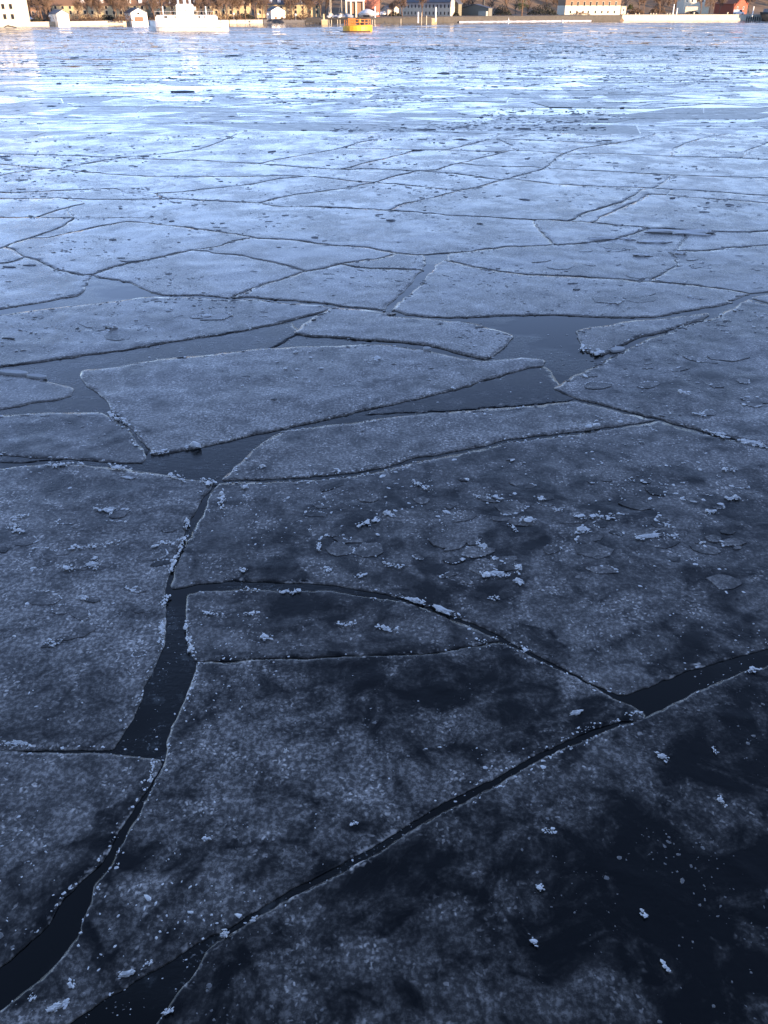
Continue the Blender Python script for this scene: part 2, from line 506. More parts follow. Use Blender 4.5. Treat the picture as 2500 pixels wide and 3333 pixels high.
def frost_at(X, Y, base):
    w = Y * CP + CAM_H * SP_
    px = 1250 + 2774 * X / w
    py = 1666.5 - 2774 * (Y * SP_ - CAM_H * CP) / w
    f = np.full(len(X), float(base))
    for bx, by, rx, ry, a in BLOBS:
        f += a * np.exp(-(((px - bx) / rx) ** 2 + ((py - by) / ry) ** 2))
    return f

# older floes frozen together: irregular plates, each with its own frost, with seams between them
def plates(X, Y, size=.8):
    wx = X + .5 * (fbm(X * .9, Y * .9, 201, 3) - .5) ; wy = Y + .5 * (fbm(X * .9, Y * .9, 207, 3) - .5)
    u, v = wx / size, wy / (size * .8)
    iu, iv = np.floor(u), np.floor(v)
    d1 = np.full(len(X), 9.); d2 = np.full(len(X), 9.); val = np.zeros(len(X))
    for a in (-1, 0, 1):
        for b in (-1, 0, 1):
            cx, cy = iu + a, iv + b
            d = np.hypot(cx + hash2(cx, cy, 31) - u, cy + hash2(cx, cy, 57) - v)
            h = hash2(cx, cy, 83)
            near = d < d1
            d2 = np.where(near, d1, np.minimum(d2, d))
            val = np.where(near, h, val); d1 = np.where(near, d, d1)
    return val, d2 - d1
MOSAIC = {'main': .20, 'westbig': .14, 'right': .16, 'tip': .14, 'centre': .16, 'southeast': .10, 'southwest': .14, 'spindle': .10, 'kite': .10, 'south': .08, 'westmid': .1}

EDGES = []          # (ground loop, inward normals, top z) kept for scattering crumbs

def build_floe(name, poly, top, gap, frost, relief=0.008, mosaic=0.05):
    X = densify(poly, top)
    if area(X) < 0: X = X[::-1].copy()
    N = normals(X)
    d = np.hypot(X[:, 0], X[:, 1])
    if gap > 0:
        X = X + N * (gap * (0.25 + 0.9 * vnoise(X[:, 0] * 1.7, X[:, 1] * 1.7, 77)))[:, None]
    n = len(X)
    # inner points: even in the photograph, so close by they are finer
    w = X[:, 1] * CP + CAM_H * SP_
    px = 1250 + 2774 * X[:, 0] / w; py = 1666.5 - 2774 * (X[:, 1] * SP_ - (CAM_H - top) * CP) / w
    sx, sy = 16.0, 10.0
    gx, gy = np.meshgrid(np.arange(max(px.min(), -420), min(px.max(), 2920), sx), np.arange(py.min(), min(py.max(), 3720), sy))
    gx = gx.ravel() + rng.uniform(-.35, .35, gx.size) * sx
    gy = gy.ravel() + rng.uniform(-.35, .35, gy.size) * sy
    u = (gx - 1250) / 2774; v = (1666.5 - gy) / 2774
    dz = -SP_ + v * CP
    tt = (top - CAM_H) / dz
    Q = np.stack([u * tt, (CP + v * SP_) * tt], 1)
    Xi = X + N * (0.012 * np.clip(d / 8, 1, 3))[:, None]
    Q = Q[pip(Q, Xi)] if len(Q) else Q
    ring = X + N * ((0.015 + 0.05 * vnoise(X[:, 0] * 2.5, X[:, 1] * 2.5, 15)) * np.clip(d / 8, .8, 2))[:, None]
    ring = ring[pip(ring, X)]
    nr = len(ring)
    allp = np.concatenate([X, ring, Q])
    vin = [Vector((float(a), float(b))) for a, b in allp]
    edges = [(i, (i + 1) % n) for i in range(n)]
    vo, _, fo, ov, _, _ = delaunay_2d_cdt(vin, edges, [], 1, 1e-5)
    V = np.array([(p.x, p.y) for p in vo])
    on_edge = np.zeros(len(V), bool); on_ring = np.zeros(len(V), bool)
    orig = np.full(n, -1, int)
    for k, lst in enumerate(ov):
        for q in lst:
            if q < n: on_edge[k] = True; orig[q] = k
            elif q < n + nr: on_ring[k] = True
    dd = np.hypot(V[:, 0], V[:, 1])
    amp = relief * np.clip(dd / 9, .6, 1.0)
    z = top + amp * (fbm(V[:, 0] * 1.3, V[:, 1] * 1.3, 3, 4) - .5) * 2.0
    rid = 1 - np.abs(fbm(V[:, 0] * .8, V[:, 1] * 1.1, 21, 3) - .5) * 14
    z += np.clip(rid, 0, 1) * amp * 0.9
    z[on_edge] = top - 0.004 * vnoise(V[on_edge, 0] * 9, V[on_edge, 1] * 9, 5)
    F = [tuple(f) for f in fo]
    tri = np.array([f for f in F if len(f) == 3], int)
    a, b, c = V[tri[:, 0]], V[tri[:, 1]], V[tri[:, 2]]
    cr = (b[:, 0] - a[:, 0]) * (c[:, 1] - a[:, 1]) - (b[:, 1] - a[:, 1]) * (c[:, 0] - a[:, 0])
    tri[cr < 0] = tri[cr < 0][:, ::-1]
    # skirt round the edge, ragged, down below the water
    ne = len(V)
    lo = X - N * (0.004 + 0.012 * vnoise(X[:, 0] * 6, X[:, 1] * 6, 8))[:, None]
    VV = np.concatenate([np.column_stack([V, z]), np.column_stack([lo, np.full(n, -0.05)])])
    sk = []
    for i in range(n):
        j = (i + 1) % n
        if orig[i] < 0 or orig[j] < 0: continue
        sk.append((orig[i], ne + i, ne + j)); sk.append((orig[i], ne + j, orig[j]))
    FF = np.concatenate([tri, np.array(sk, int)])
    o = np_mesh_obj(name, VV, FF, M_ICE, None, False)
    sm = np.zeros(len(o.data.polygons), bool); sm[:len(tri)] = True
    o.data.polygons.foreach_set('use_smooth', sm)
    fv = frost_at(V[:, 0], V[:, 1], frost)
    val, seam = plates(V[:, 0], V[:, 1])
    fv = fv + (val - .5) * mosaic * 1.6 - np.clip(1 - seam / .10, 0, 1) * mosaic * .8
    float_attr(o, 'frost', np.concatenate([fv, np.full(n, frost)])[:len(o.data.vertices)])
    near_k = np.clip((19 - dd) / 8, 0, 1)
    rim = np.concatenate([(on_edge + on_ring * vnoise(V[:, 0] * 3, V[:, 1] * 3, 19)) * near_k, np.zeros(n)])
    float_attr(o, 'rim', rim[:len(o.data.vertices)])
    EDGES.append((X, N, top, name))
    return o

FLOE = []
for k, f in enumerate(faces):
    cx = sum(p[0] for p in f) / len(f); cy = sum(p[1] for p in f) / len(f)
    if any(inside(q, f) for q in LEADS): continue
    G = [g(x, y) for x, y in f]
    dist = sum(p.y for p in G) / len(G)
    top = 0.011 + 0.012 * random.random()
    fr = 0.46 + 0.26 * random.random()
    FLOE.append((k, build_floe('ice_floe', f, top, 0.012 + dist * 0.0007, fr), cx, cy))
SOLO_FROST = {'south': .50, 'trapeze': .58, 'kite': .50, 'tongue': .58, 'right': .38, 'corner': .54, 'spindle': .50, 'sliver': .5,
              'westmid': .42, 'westbig': .42, 'main': .35, 'tip': .34, 'centre': .31, 'southwest': .33, 'southeast': .20}
SOLO_TOP = {'kite': .020, 'trapeze': .026, 'tongue': .024, 'right': .016, 'spindle': .014, 'westmid': .012, 'sliver': .014, 'south': .02}
for k, s in SOLO.items():
    FLOE.append((k, build_floe('ice_floe', T(s), SOLO_TOP.get(k, .013), 0.0, SOLO_FROST[k], .010, MOSAIC.get(k, .05)), 0, 0))

# thin new ice that has skinned over the quiet leads, a few millimetres above the water
for s, fr, lab in (('G -530,290 1250,60 1300,120 700,400 640,600 640,640 -530,700', .10, 'thin grey skin of new ice filling the quiet leads at left'),
                   ('H -100,470 0,425 330,345 620,262 700,252 765,340 835,402 620,428 300,448', .02, 'thin grey skin of new ice in the lead right of the kite-shaped floe')):
    o = build_floe('thin_ice', T(s), .005, 0.0, fr, .0006, 0.0)
    EDGES.pop()
    tag(o, lab, 'thin ice')

# ------------------------------------------------------------------ the pack of small far floes
def build_pack():
    V, F, fr, rm = [], [], [], []
    y0 = g(1250, 452).y
    ys = [y0]
    while ys[-1] < 425:
        k = (ys[-1] - y0)
        ys.append(ys[-1] + (2.6 + .012 * max(0, k - 60)) * (0.45 + 1.1 * random.random()))
    def bound(j, xx):
        h = (ys[min(j + 1, len(ys) - 1)] - ys[max(j - 1, 0)]) * .5
        return ys[j] + h * 1.5 * (float(fbm(xx * .07 + j * 7.3, j * 3.1, 40, 3)) - .5)
    for j in range(len(ys) - 1):
        y = ys[j]; h = ys[j + 1] - y
        half = 0.52 * y + 40
        x = -half - random.random() * 6
        lean = 0.0
        while x < half:
            w = max(1.2, (3.4 + 0.010 * max(0, y - 100)) * random.choice((.5, .8, 1.1, 1.5, 2.2)) * random.uniform(.7, 1.3))
            lean2 = h * random.uniform(-1.4, 1.4)
            if x + w + lean2 < x + lean + .4: lean2 = lean - w + .5
            limit = 330 if x < -20 else (330 + min(90, (x + 20) * 1.0))
            if y + h < limit and random.random() < (0.97 if y < 250 else 0.86):
                gp = 0.025 + 0.0006 * y * random.random() ** 2
                nb = 5
                lo = [(x + w * i / nb, bound(j, x + w * i / nb)) for i in range(nb + 1)]
                xa, xb = x + lean, x + w + lean2
                up = [(xb + (xa - xb) * i / nb, bound(j + 1, xb + (xa - xb) * i / nb)) for i in range(nb + 1)]
                loop = lo + up
                cx = sum(q[0] for q in loop) / len(loop); cy = sum(q[1] for q in loop) / len(loop)
                L = []
                for i, q in enumerate(loop):
                    dx, dy = q[0] - cx, q[1] - cy
                    L.append((q[0] - math.copysign(min(abs(dx) * .5, gp), dx) + random.uniform(-.04, .04), q[1] + (gp if i <= nb else -gp) + random.uniform(-.03, .03)))
                top = 0.006 + 0.010 * random.random() + (.03 * random.random() ** 3 if y > 62 else 0)
                if y < 260 and random.random() < .85 and abs(x) < .5 * y + 8:      # rubble thrown up along the near edge
                    i0 = random.randint(0, nb - 2); i1 = random.randint(i0 + 1, nb)
                    for i in range(i0, i1):
                        (xa_, ya_), (xb_, yb_) = lo[i], lo[i + 1]
                        for _ in range(max(1, int((xb_ - xa_) / (.35 + .002 * y)))):
                            u_ = random.random()
                            RIDGE.append((xa_ + (xb_ - xa_) * u_, ya_ + (yb_ - ya_) * u_ + gp, top, (.03 + .0005 * y) * math.exp(random.gauss(0, .5))))
                n = len(L); b = len(V)
                V += [(cx, cy, top)] + [(a, c, top) for a, c in L] + [(a, c, -.05) for a, c in L]
                far_k = min(1, max(0, (y - 110) / 90))
                f = random.choice((.34, .46, .55, .6, .66, .72)) + random.uniform(-.05, .05) - .22 * far_k - .16 * min(1, max(0, (85 - y) / 25))
                fr += [f] * (2 * n + 1); rm += [0] * (2 * n + 1)
                for i in range(n):
                    k2 = (i + 1) % n
                    F.append((b, b + 1 + i, b + 1 + k2))
                    F.append((b + 1 + i, b + 1 + n + i, b + 1 + n + k2)); F.append((b + 1 + i, b + 1 + n + k2, b + 1 + k2))
            x += w
            lean = lean2
    o = np_mesh_obj('pack_ice', np.array(V), np.array(F), M_PACK)
    float_attr(o, 'frost', fr[:len(o.data.vertices)]); float_attr(o, 'rim', rm[:len(o.data.vertices)])
    tag(o, 'pale crowded pack of small flat floes reaching out to the far shore', 'pack ice', None, 'stuff')
    return o
RIDGE = []
build_pack()

# ------------------------------------------------------------------ thin broken plates frozen onto the near floes
def fragments():
    V, F, fr, rm = [], [], [], []
    rnd = random.Random(11)
    zones = [(1000, 2450, 1560, 1900, 70), (0, 620, 1620, 2150, 34), (1900, 2500, 1150, 1420, 22), (1650, 2300, 800, 980, 20), (300, 900, 1020, 1130, 10)]
    for x0, x1, y0, y1, n in zones:
        for _ in range(n):
            x, y = rnd.uniform(x0, x1), rnd.uniform(y0, y1)
            c = g(x, y, .02)
            host = [e for e in EDGES if e[0][:, 0].min() < c.x < e[0][:, 0].max() and e[0][:, 1].min() < c.y < e[0][:, 1].max() and pip(np.array([[c.x, c.y]]), e[0])[0]]
            if not host: continue
            top = host[0][2] + .003; d = c.length
            a = rnd.uniform(-.7, .7); L = rnd.uniform(.06, .26) * max(1, d / 11); W = L * rnd.uniform(.35, .9)
            k = rnd.randint(7, 10); b = len(V); th = .004 + .004 * rnd.random()
            ring = []
            for i in range(k):
                t_ = 6.2832 * (i + rnd.uniform(-.3, .3)) / k; r = rnd.uniform(.7, 1.1)
                u, v = L * r * math.cos(t_), W * r * math.sin(t_)
                ring.append((c.x + u * math.cos(a) - v * math.sin(a), c.y + u * math.sin(a) + v * math.cos(a)))
            if not pip(np.array(ring), host[0][0]).all(): continue
            f0 = rnd.uniform(.30, .52); e = rnd.random() ** 2
            V.append((c.x, c.y, top + th)); fr.append(f0); rm.append(0)
            for p in ring: V.append((p[0], p[1], top + th)); fr.append(f0); rm.append(e * rnd.random())
            for p in ring: V.append((p[0], p[1], top - .02)); fr.append(f0 - .1); rm.append(0)
            for i in range(k):
                j = (i + 1) % k
                F += [(b, b + 1 + i, b + 1 + j), (b + 1 + i, b + 1 + k + i, b + 1 + k + j), (b + 1 + i, b + 1 + k + j, b + 1 + j)]
            if rnd.random() < .6:      # slush caught along part of the rim
                i0 = rnd.randint(0, k - 1)
                for q_ in range(rnd.randint(6, 26)):
                    i = (i0 + int(rnd.random() * k * .45)) % k; j = (i + 1) % k; u_ = rnd.random()
                    RIM.append((ring[i][0] * (1 - u_) + ring[j][0] * u_, ring[i][1] * (1 - u_) + ring[j][1] * u_, top + th, d))
    o = np_mesh_obj('ice_fragments', np.array(V), np.array(F), M_ICE)
    float_attr(o, 'frost', fr); float_attr(o, 'rim', rm)
    tag(o, 'thin broken plates of ice frozen flat onto the larger floes', 'ice fragments', None, 'stuff')
RIM = []
fragments()

# ------------------------------------------------------------------ crumbs and chips of ice
def ico():
    p = (1 + 5 ** .5) / 2
    v = np.array([(-1, p, 0), (1, p, 0), (-1, -p, 0), (1, -p, 0), (0, -1, p), (0, 1, p), (0, -1, -p), (0, 1, -p), (p, 0, -1), (p, 0, 1), (-p, 0, -1), (-p, 0, 1)], float)
    v /= np.linalg.norm(v[0])
    f = np.array([(0, 11, 5), (0, 5, 1), (0, 1, 7), (0, 7, 10), (0, 10, 11), (1, 5, 9), (5, 11, 4), (11, 10, 2), (10, 7, 6), (7, 1, 8), (3, 9, 4), (3, 4, 2), (3, 2, 6), (3, 6, 8), (3, 8, 9), (4, 9, 5), (2, 4, 11), (6, 2, 10), (8, 6, 7), (9, 8, 1)])
    return v, f
ICO_V, ICO_F = ico()

def crumb_object(name, P, S, mat, flat=(.35, .8), yaw=None, long=1.9):
    n = len(P)
    base = ICO_V[None] * rng.uniform(.55, 1.25, (n, 12, 1))
    sc = np.stack([S * (.8 + (long - .8) * rng.random(n)), S * rng.uniform(.6, 1.1, n), S * rng.uniform(*flat, n)], 1)
    v = base * sc[:, None]
    a = rng.uniform(0, 6.283, n) if yaw is None else yaw + rng.normal(0, .45, n)
    c, s = np.cos(a)[:, None], np.sin(a)[:, None]
    x, y = v[..., 0] * c - v[..., 1] * s, v[..., 0] * s + v[..., 1] * c
    v = np.stack([x, y, v[..., 2]], 2) + P[:, None]
    f = ICO_F[None] + (np.arange(n) * 12)[:, None, None]
    return np_mesh_obj(name, v.reshape(-1, 3), f.reshape(-1, 3), mat)

cp, cs, cy_, kp, ks, ky = [], [], [], [], [], []
def add(white, p, s, yaw):
    if white: cp.append(p); cs.append(s); cy_.append(yaw)
    else: kp.append(p); ks.append(s); ky.append(yaw)

for X, N, top, nm in EDGES:
    d = np.hypot(X[:, 0], X[:, 1])
    clus = fbm(X[:, 0] * .9, X[:, 1] * .9, 61, 3)
    seg = np.roll(X, -1, 0) - X
    sl = np.hypot(seg[:, 0], seg[:, 1])
    for i in range(len(X)):
        if X[i, 1] < 2.0 or abs(X[i, 0]) > 0.62 * X[i, 1] + 4: continue
        if clus[i] < .43: dens = .6
        else: dens = 4.0 + 110.0 * max(0, clus[i] - .5)
        dens *= min(1.0, (9 / d[i]) ** 2) if d[i] < 24 else .14
        for _ in range(rng.poisson(dens * sl[i] * 1.6)):
            u = rng.random()
            s = .0065 * math.exp(rng.normal(0.0, .65)) * max(1.0, min(2.4, d[i] / 7))
            s = min(s, .014 * max(1.0, min(2.4, d[i] / 7)))
            off = abs(rng.normal(0, .035)) * max(1, d[i] / 12) + s * .4
            q = X[i] + seg[i] * u + N[i] * off
            white = rng.random() < (.9 if d[i] < 13 else (.35 if d[i] < 18 else .12))
            if not white: s *= 1.25
            add(white, (q[0], q[1], top + s * .15), s, math.atan2(seg[i, 1], seg[i, 0]))

# frozen slush lying on the floes, in drifts
for k, o, _, _ in FLOE:
    X, N, top, _ = EDGES[[f[1] for f in FLOE].index(o)]
    w = X[:, 1] * CP + CAM_H * SP_
    px = 1250 + 2774 * X[:, 0] / w; py = 1666.5 - 2774 * (X[:, 1] * SP_ - CAM_H * CP) / w
    x0, x1, y0, y1 = max(px.min(), -150), min(px.max(), 2650), py.min(), min(py.max(), 3450)
    if x1 <= x0 or y1 <= y0: continue
    n = int((x1 - x0) * (y1 - y0) / (420 if y0 > 1100 else 110))
    gx, gy = rng.uniform(x0, x1, n), rng.uniform(y0, y1, n)
    u = (gx - 1250) / 2774; v = (1666.5 - gy) / 2774
    tt = (top - CAM_H) / (-SP_ + v * CP)
    Q = np.stack([u * tt, (CP + v * SP_) * tt], 1)
    Q = Q[pip(Q, X)]
    if not len(Q): continue
    dd = np.hypot(Q[:, 0], Q[:, 1])
    m1 = fbm(Q[:, 0] * .55, Q[:, 1] * .55, 90, 3)
    m2 = 1 - np.abs(fbm(Q[:, 0] * 1.1, Q[:, 1] * 1.1, 95, 3) - .5) * 16      # along old rafting lines
    fark = np.where(dd > 34, 1.0, np.where(dd > 16, .55, 1.0))
    m1 = np.where(dd > 34, m1 + .05, m1)
    m1 = np.where(dd > 16, m1 + .06 * (fbm(Q[:, 0] * .12, Q[:, 1] * .12, 130, 2) - .5) * 6, m1)
    keep = (rng.random(len(Q)) < fark * np.clip((m1 - .52) * 4.0, 0, .8)) | (rng.random(len(Q)) < np.clip(m2, 0, 1) * np.clip((m1 - .38) * 3, 0, .5)) | (rng.random(len(Q)) < .006)
    for (a, b), d in zip(Q[keep], dd[keep]):
        s = .0055 * math.exp(rng.normal(0, .55)) * max(1.0, min(5.5, d / 8))
        white = rng.random() < (.85 if d < 12 else (.25 if d < 17 else .06))
        add(white and k not in ('southeast',), (a, b, top + s * .1), s * (1 if white else 1.0), rng.uniform(-.3, .3) if d > 12 else rng.uniform(0, 3.1))

# slush thrown up along the seams of the frozen-in plates
for k, o, _, _ in FLOE:
    if k not in MOSAIC or k == 'southeast': continue
    X, N, top, _ = EDGES[[f[1] for f in FLOE].index(o)]
    n = {'main': 26000, 'southeast': 14000, 'centre': 9000}.get(k, 7000)
    lo, hi = X.min(0), X.max(0)
    lo = np.maximum(lo, (-9, 2)); hi = np.minimum(hi, (9, 30))
    Q = rng.uniform(0, 1, (n, 2)) * (hi - lo) + lo
    Q = Q[np.abs(Q[:, 0]) < .5 * Q[:, 1] + 2.2]
    val, seam = plates(Q[:, 0], Q[:, 1])
    gate = fbm(Q[:, 0] * .5, Q[:, 1] * .5, 301, 2)
    Q = Q[(seam < .07) & (rng.random(len(Q)) < np.clip((gate - .46) * 6, 0, 1) * (.25 + MOSAIC[k] * 2.2))]
    if len(Q): Q = Q[pip(Q, X)]
    for a, b in Q:
        d = math.hypot(a, b)
        s = .0085 * math.exp(rng.normal(0, .5)) * max(.8, min(2.2, d / 9))
        add(rng.random() < (.22 if k in ('southeast', 'centre', 'southwest') else .8), (a, b, top + s * .2), s, rng.uniform(-.5, .5))
# bits of slush frozen into the leads
Q = np.stack([rng.uniform(-60, 2560, 5200), rng.uniform(1030, 3400, 5200)], 1)
u = (Q[:, 0] - 1250) / 2774; v = (1666.5 - Q[:, 1]) / 2774; tt = -CAM_H / (-SP_ + v * CP)
G = np.stack([u * tt, (CP + v * SP_) * tt], 1)
for X, N, top, nm in EDGES: 
    if len(G): G = G[~pip(G, X)]
for a, b in G:
    if fbm(np.array([a * .7]), np.array([b * .7]), 71, 2)[0] < .45: continue
    d = math.hypot(a, b); s = .006 * math.exp(rng.normal(0, .5)) * max(.8, min(2.2, d / 9))
    add(rng.random() < .5, (a, b, s * .2), s, rng.uniform(-.4, .4))

# bright drifts of broken ice seen along particular edges
DRIFT = ['I 800,60 760,150 735,215', 'I 716,320 712,360', 'I 706,430 694,520', 'I 805,430 806,455', 'I 812,500 830,570', 'G 200,680 350,677',
 'G 470,687 560,697', 'G 730,722 800,742', 'G 860,749 930,756', 'G 400,870 490,875', 'G 816,930 800,955', 'G 40,940 90,975', 'G 60,910 120,900',
 'G 960,795 960,880', 'G 1050,775 1075,775', 'G 1540,945 1640,915', 'G 1375,1000 1378,1050', 'H 120,750 200,790', 'H 400,815 510,820',
 'H 660,825 690,830', 'H 600,918 640,918', 'H 540,940 570,960', 'H 810,975 880,960', 'H 1080,995 1220,985', 'H 1230,990 1270,992', 'H 1390,880 1440,885',
 'H 1460,700 1530,700', 'H 1480,822 1560,830', 'H 1210,940 1240,945', 'H 1540,578 1659,603', 'H 1420,545 1490,560', 'H 880,508 940,510', 'H 15,890 45,900',
 'H 1270,365 1310,370', 'H 1350,460 1380,462', 'J 400,75 430,120', 'J 465,140 490,160', 'J 410,205 440,230 550,228', 'J 565,180 580,215', 'J 570,255 600,262',
 'J 80,322 180,345', 'J 215,368 330,408', 'J 600,540 620,548', 'J 1045,825 1120,820', 'J 1560,645 1620,635', 'J 0,465 70,460', 'J 450,325 490,330',
 'I 880,390 945,395', 'I 1060,395 1120,390', 'I 1040,293 1110,292', 'I 1200,293 1290,299', 'I 1460,435 1540,440', 'I 1630,450 1659,455', 'I 1120,495 1160,500',
 'I 400,160 420,165', 'I 365,185 425,190', 'I 250,190 330,205', 'I 330,325 380,320', 'I 1030,200 1060,210', 'I 1400,200 1430,205', 'I 1540,235 1580,220',
 'I 0,955 140,965', 'I 200,520 240,530', 'K 660,110 650,180', 'K 200,1175 300,1150', 'K 515,1020 580,1010', 'K 125,1130 155,1110', 'K 300,1050 320,1090',
 'K 955,845 985,852', 'K 620,985 660,970', 'K 1090,790 1100,785', 'K 1520,370 1545,370', 'K 870,440 910,435', 'K 710,1190 750,1170', 'L 1180,80 1225,95',
 'L 1420,45 1440,65', 'L 1440,250 1470,290', 'L 1110,755 1140,770', 'L 1205,980 1225,1005', 'L 640,880 670,885', 'L 660,645 690,650', 'L 680,130 700,130',
 'L 690,400 740,410', 'F 540,798 600,794', 'F 470,740 480,780', 'G 470,455 500,480', 'G 500,480 550,490', 'G 660,628 730,622', 'G 800,605 860,598',
 'J 0,180 90,195', 'I 680,95 790,75', 'G 300,1040 530,1015', 'H 800,900 1000,905', 'H 740,880 770,870']
for s in DRIFT:
    pl = T(s)
    for a, b in zip(pl[:-1], pl[1:]):
        A, B = g(*a, .03), g(*b, .03)
        L = (B - A).length; yaw = math.atan2(B.y - A.y, B.x - A.x)
        d = A.length
        for _ in range(int(12 + L * 70)):
            u = rng.random()
            q = A.lerp(B, u)
            sz = .0085 * math.exp(rng.normal(0, .5)) * max(.8, min(2.4, d / 8))
            add(True, (q.x + rng.normal(0, .010 * d / 5), q.y + rng.normal(0, .016 * d / 5), .026 + sz * .3 + rng.random() * .006), sz, yaw)

for a, b, tz, d in RIM:
    s_ = .0075 * math.exp(rng.normal(0, .5)) * max(.8, min(2.2, d / 9)); add(True, (a, b, tz + s_ * .1), s_, rng.uniform(-.5, .5))
for a, b, tz, s_ in RIDGE: add(False, (a, b, tz + s_ * .1), s_, rng.uniform(-.3, .3))
# rubble fields on the pack
n = 60000
yy = 52 + 130 * rng.random(n) ** 1.6; xx = rng.uniform(-1, 1, n) * (.5 * yy + 5)
msk = fbm(xx * .10, yy * .10, 411, 3)
kp_ = rng.random(n) < np.clip((msk - .50) * 2.2, 0, .35)
for a, b in zip(xx[kp_], yy[kp_]):
    s_ = (.018 + .0004 * b) * math.exp(rng.normal(0, .5)); add(False, (a, b, .012 + s_ * .1), s_, rng.uniform(-.3, .3))
o = crumb_object('ice_crumbs', np.array(cp), np.array(cs), M_CRUMB, (.35, .8), np.array(cy_))
tag(o, 'white frosted crumbs of ice strewn along the near floe edges', 'ice crumbs', None, 'stuff')
o = crumb_object('ice_chips', np.array(kp), np.array(ks), M_CHIP, (.14, .36), np.array(ky), np.where(np.hypot(np.array(kp)[:, 0], np.array(kp)[:, 1]) < 14, 1.5, 3.2))
tag(o, 'dark wet chips of clear ice scattered over the farther floes', 'ice chips', None, 'stuff')

# ------------------------------------------------------------------ the near shore that shades the ice (behind the photographer)
def near_shore():
    m, nt, p = new_mat('quay_stone'); t = NT(nt)
    t.link(t.mixc(t.noise(t.pos(), 1.5, 4), (0.16, 0.15, 0.14), (0.27, 0.26, 0.24)), p.inputs['Base Color']); p.inputs['Roughness'].default_value = .85
    b = bmesh.new()
    bmesh.ops.create_cube(b, size=1.0, matrix=Matrix.Translation((60, -14.0, 1.7)) @ Matrix.Diagonal((620, 28.0, 5.4, 1)))
    bmesh.ops.bevel(b, geom=b.edges[:], offset=.12, segments=2, affect='EDGES')
    me = bpy.data.meshes.new('quay'); b.to_mesh(me); b.free(); me.materials.append(m)
    o = bpy.data.objects.new('quay', me); col.objects.link(o)
    tag(o, 'stone quay the picture is taken from', None, None, 'structure')
    m, nt, p = new_mat('rock'); t = NT(nt)
    t.link(t.mixc(t.noise(t.pos(), .15, 5), (0.10, 0.085, 0.07), (0.24, 0.21, 0.18)), p.inputs['Base Color']); p.inputs['Roughness'].default_value = .9
    xs = np.linspace(-250, 370, 156); ts = np.linspace(0, 1, 14)
    V, F = [], []
    for i, x in enumerate(xs):
        hgt = 27 + 7 * float(fbm(x * .02, 3.1, 7, 3)) + 6 * (float(vnoise(x * .11, 5.5, 8)) - .5) - max(0, -x - 140) * .15
        for j, tt in enumerate(ts):
            yy = -28 - 50 * tt; zz = 4.0 + (hgt - 4) * min(1, (tt / .35)) ** .6
            V.append((x + 2 * float(vnoise(x * .1, tt * 9, 2)), yy + 4 * float(vnoise(x * .07, tt * 7, 4)), zz))
    k = len(ts)
    for i in range(len(xs) - 1):
        for j in range(k - 1):
            a = i * k + j; F.append((a, a + 1, a + k + 1, a + k))
    o = mesh_obj('hill', V, F, m)
    tag(o, 'rocky hillside behind the quay', None, None, 'structure')
near_shore()

# ------------------------------------------------------------------ far shore: helpers
class MB:
    def __init__(s): s.v, s.f = [], []
    def box(s, x0, x1, y0, y1, z0, z1):
        b = len(s.v)
        s.v += [(x0, y0, z0), (x1, y0, z0), (x1, y1, z0), (x0, y1, z0), (x0, y0, z1), (x1, y0, z1), (x1, y1, z1), (x0, y1, z1)]
        s.f += [tuple(b + i for i in q) for q in ((3, 2, 1, 0), (4, 5, 6, 7), (0, 1, 5, 4), (1, 2, 6, 5), (2, 3, 7, 6), (3, 0, 4, 7))]
        return s
    def prism(s, poly, axis, a, b):
        """polygon in the plane across 'axis' (x: y,z  y: x,z  z: x,y) drawn out from a to b"""
        n, k = len(poly), len(s.v)
        def P(p, t): return (t, p[0], p[1]) if axis == 'x' else ((p[0], t, p[1]) if axis == 'y' else (p[0], p[1], t))
        s.v += [P(p, a) for p in poly] + [P(p, b) for p in poly]
        s.f += [tuple(range(k, k + n))[::-1], tuple(range(k + n, k + 2 * n))]
        s.f += [(k + i, k + (i + 1) % n, k + n + (i + 1) % n, k + n + i) for i in range(n)]
        return s
    def tube(s, p0, p1, r0, r1, n=6):
        p0, p1 = Vector(p0), Vector(p1)
        d = (p1 - p0)
        if d.length < 1e-6: return s
        q = d.to_track_quat('Z', 'Y')
        k = len(s.v)
        for p, r in ((p0, r0), (p1, r1)):
            for i in range(n):
                a = 6.2832 * i / n
                s.v.append(tuple(p + q @ Vector((r * math.cos(a), r * math.sin(a), 0))))
        s.f += [(k + i, k + (i + 1) % n, k + n + (i + 1) % n, k + n + i) for i in range(n)]
        s.f += [tuple(range(k, k + n))[::-1], tuple(range(k + n, k + 2 * n))]
        return s
    def lathe(s, prof, n=24, cx=0, cy=0):
        k = len(s.v)
        for r, z in prof:
            for i in range(n):
                a = 6.2832 * i / n; s.v.append((cx + r * math.cos(a), cy + r * math.sin(a), z))
        for j in range(len(prof) - 1):
            for i in range(n):
                a, b = k + j * n + i, k + j * n + (i + 1) % n
                s.f.append((a, b, b + n, a + n))
        s.f += [tuple(range(k, k + n))[::-1], tuple(range(k + (len(prof) - 1) * n, k + len(prof) * n))]
        return s
    def loft(s, secs):
        k, n = len(s.v), len(secs[0])
        for q in secs: s.v += [tuple(p) for p in q]
        for j in range(len(secs) - 1):
            for i in range(n - 1):
                a = k + j * n + i; s.f.append((a, a + 1, a + n + 1, a + n))
        s.f += [tuple(range(k, k + n))[::-1], tuple(range(k + (len(secs) - 1) * n, k + len(secs) * n))]
        return s
    def build(s, name, mat, parent=None, smooth=False): return mesh_obj(name, s.v, s.f, mat, parent, smooth)

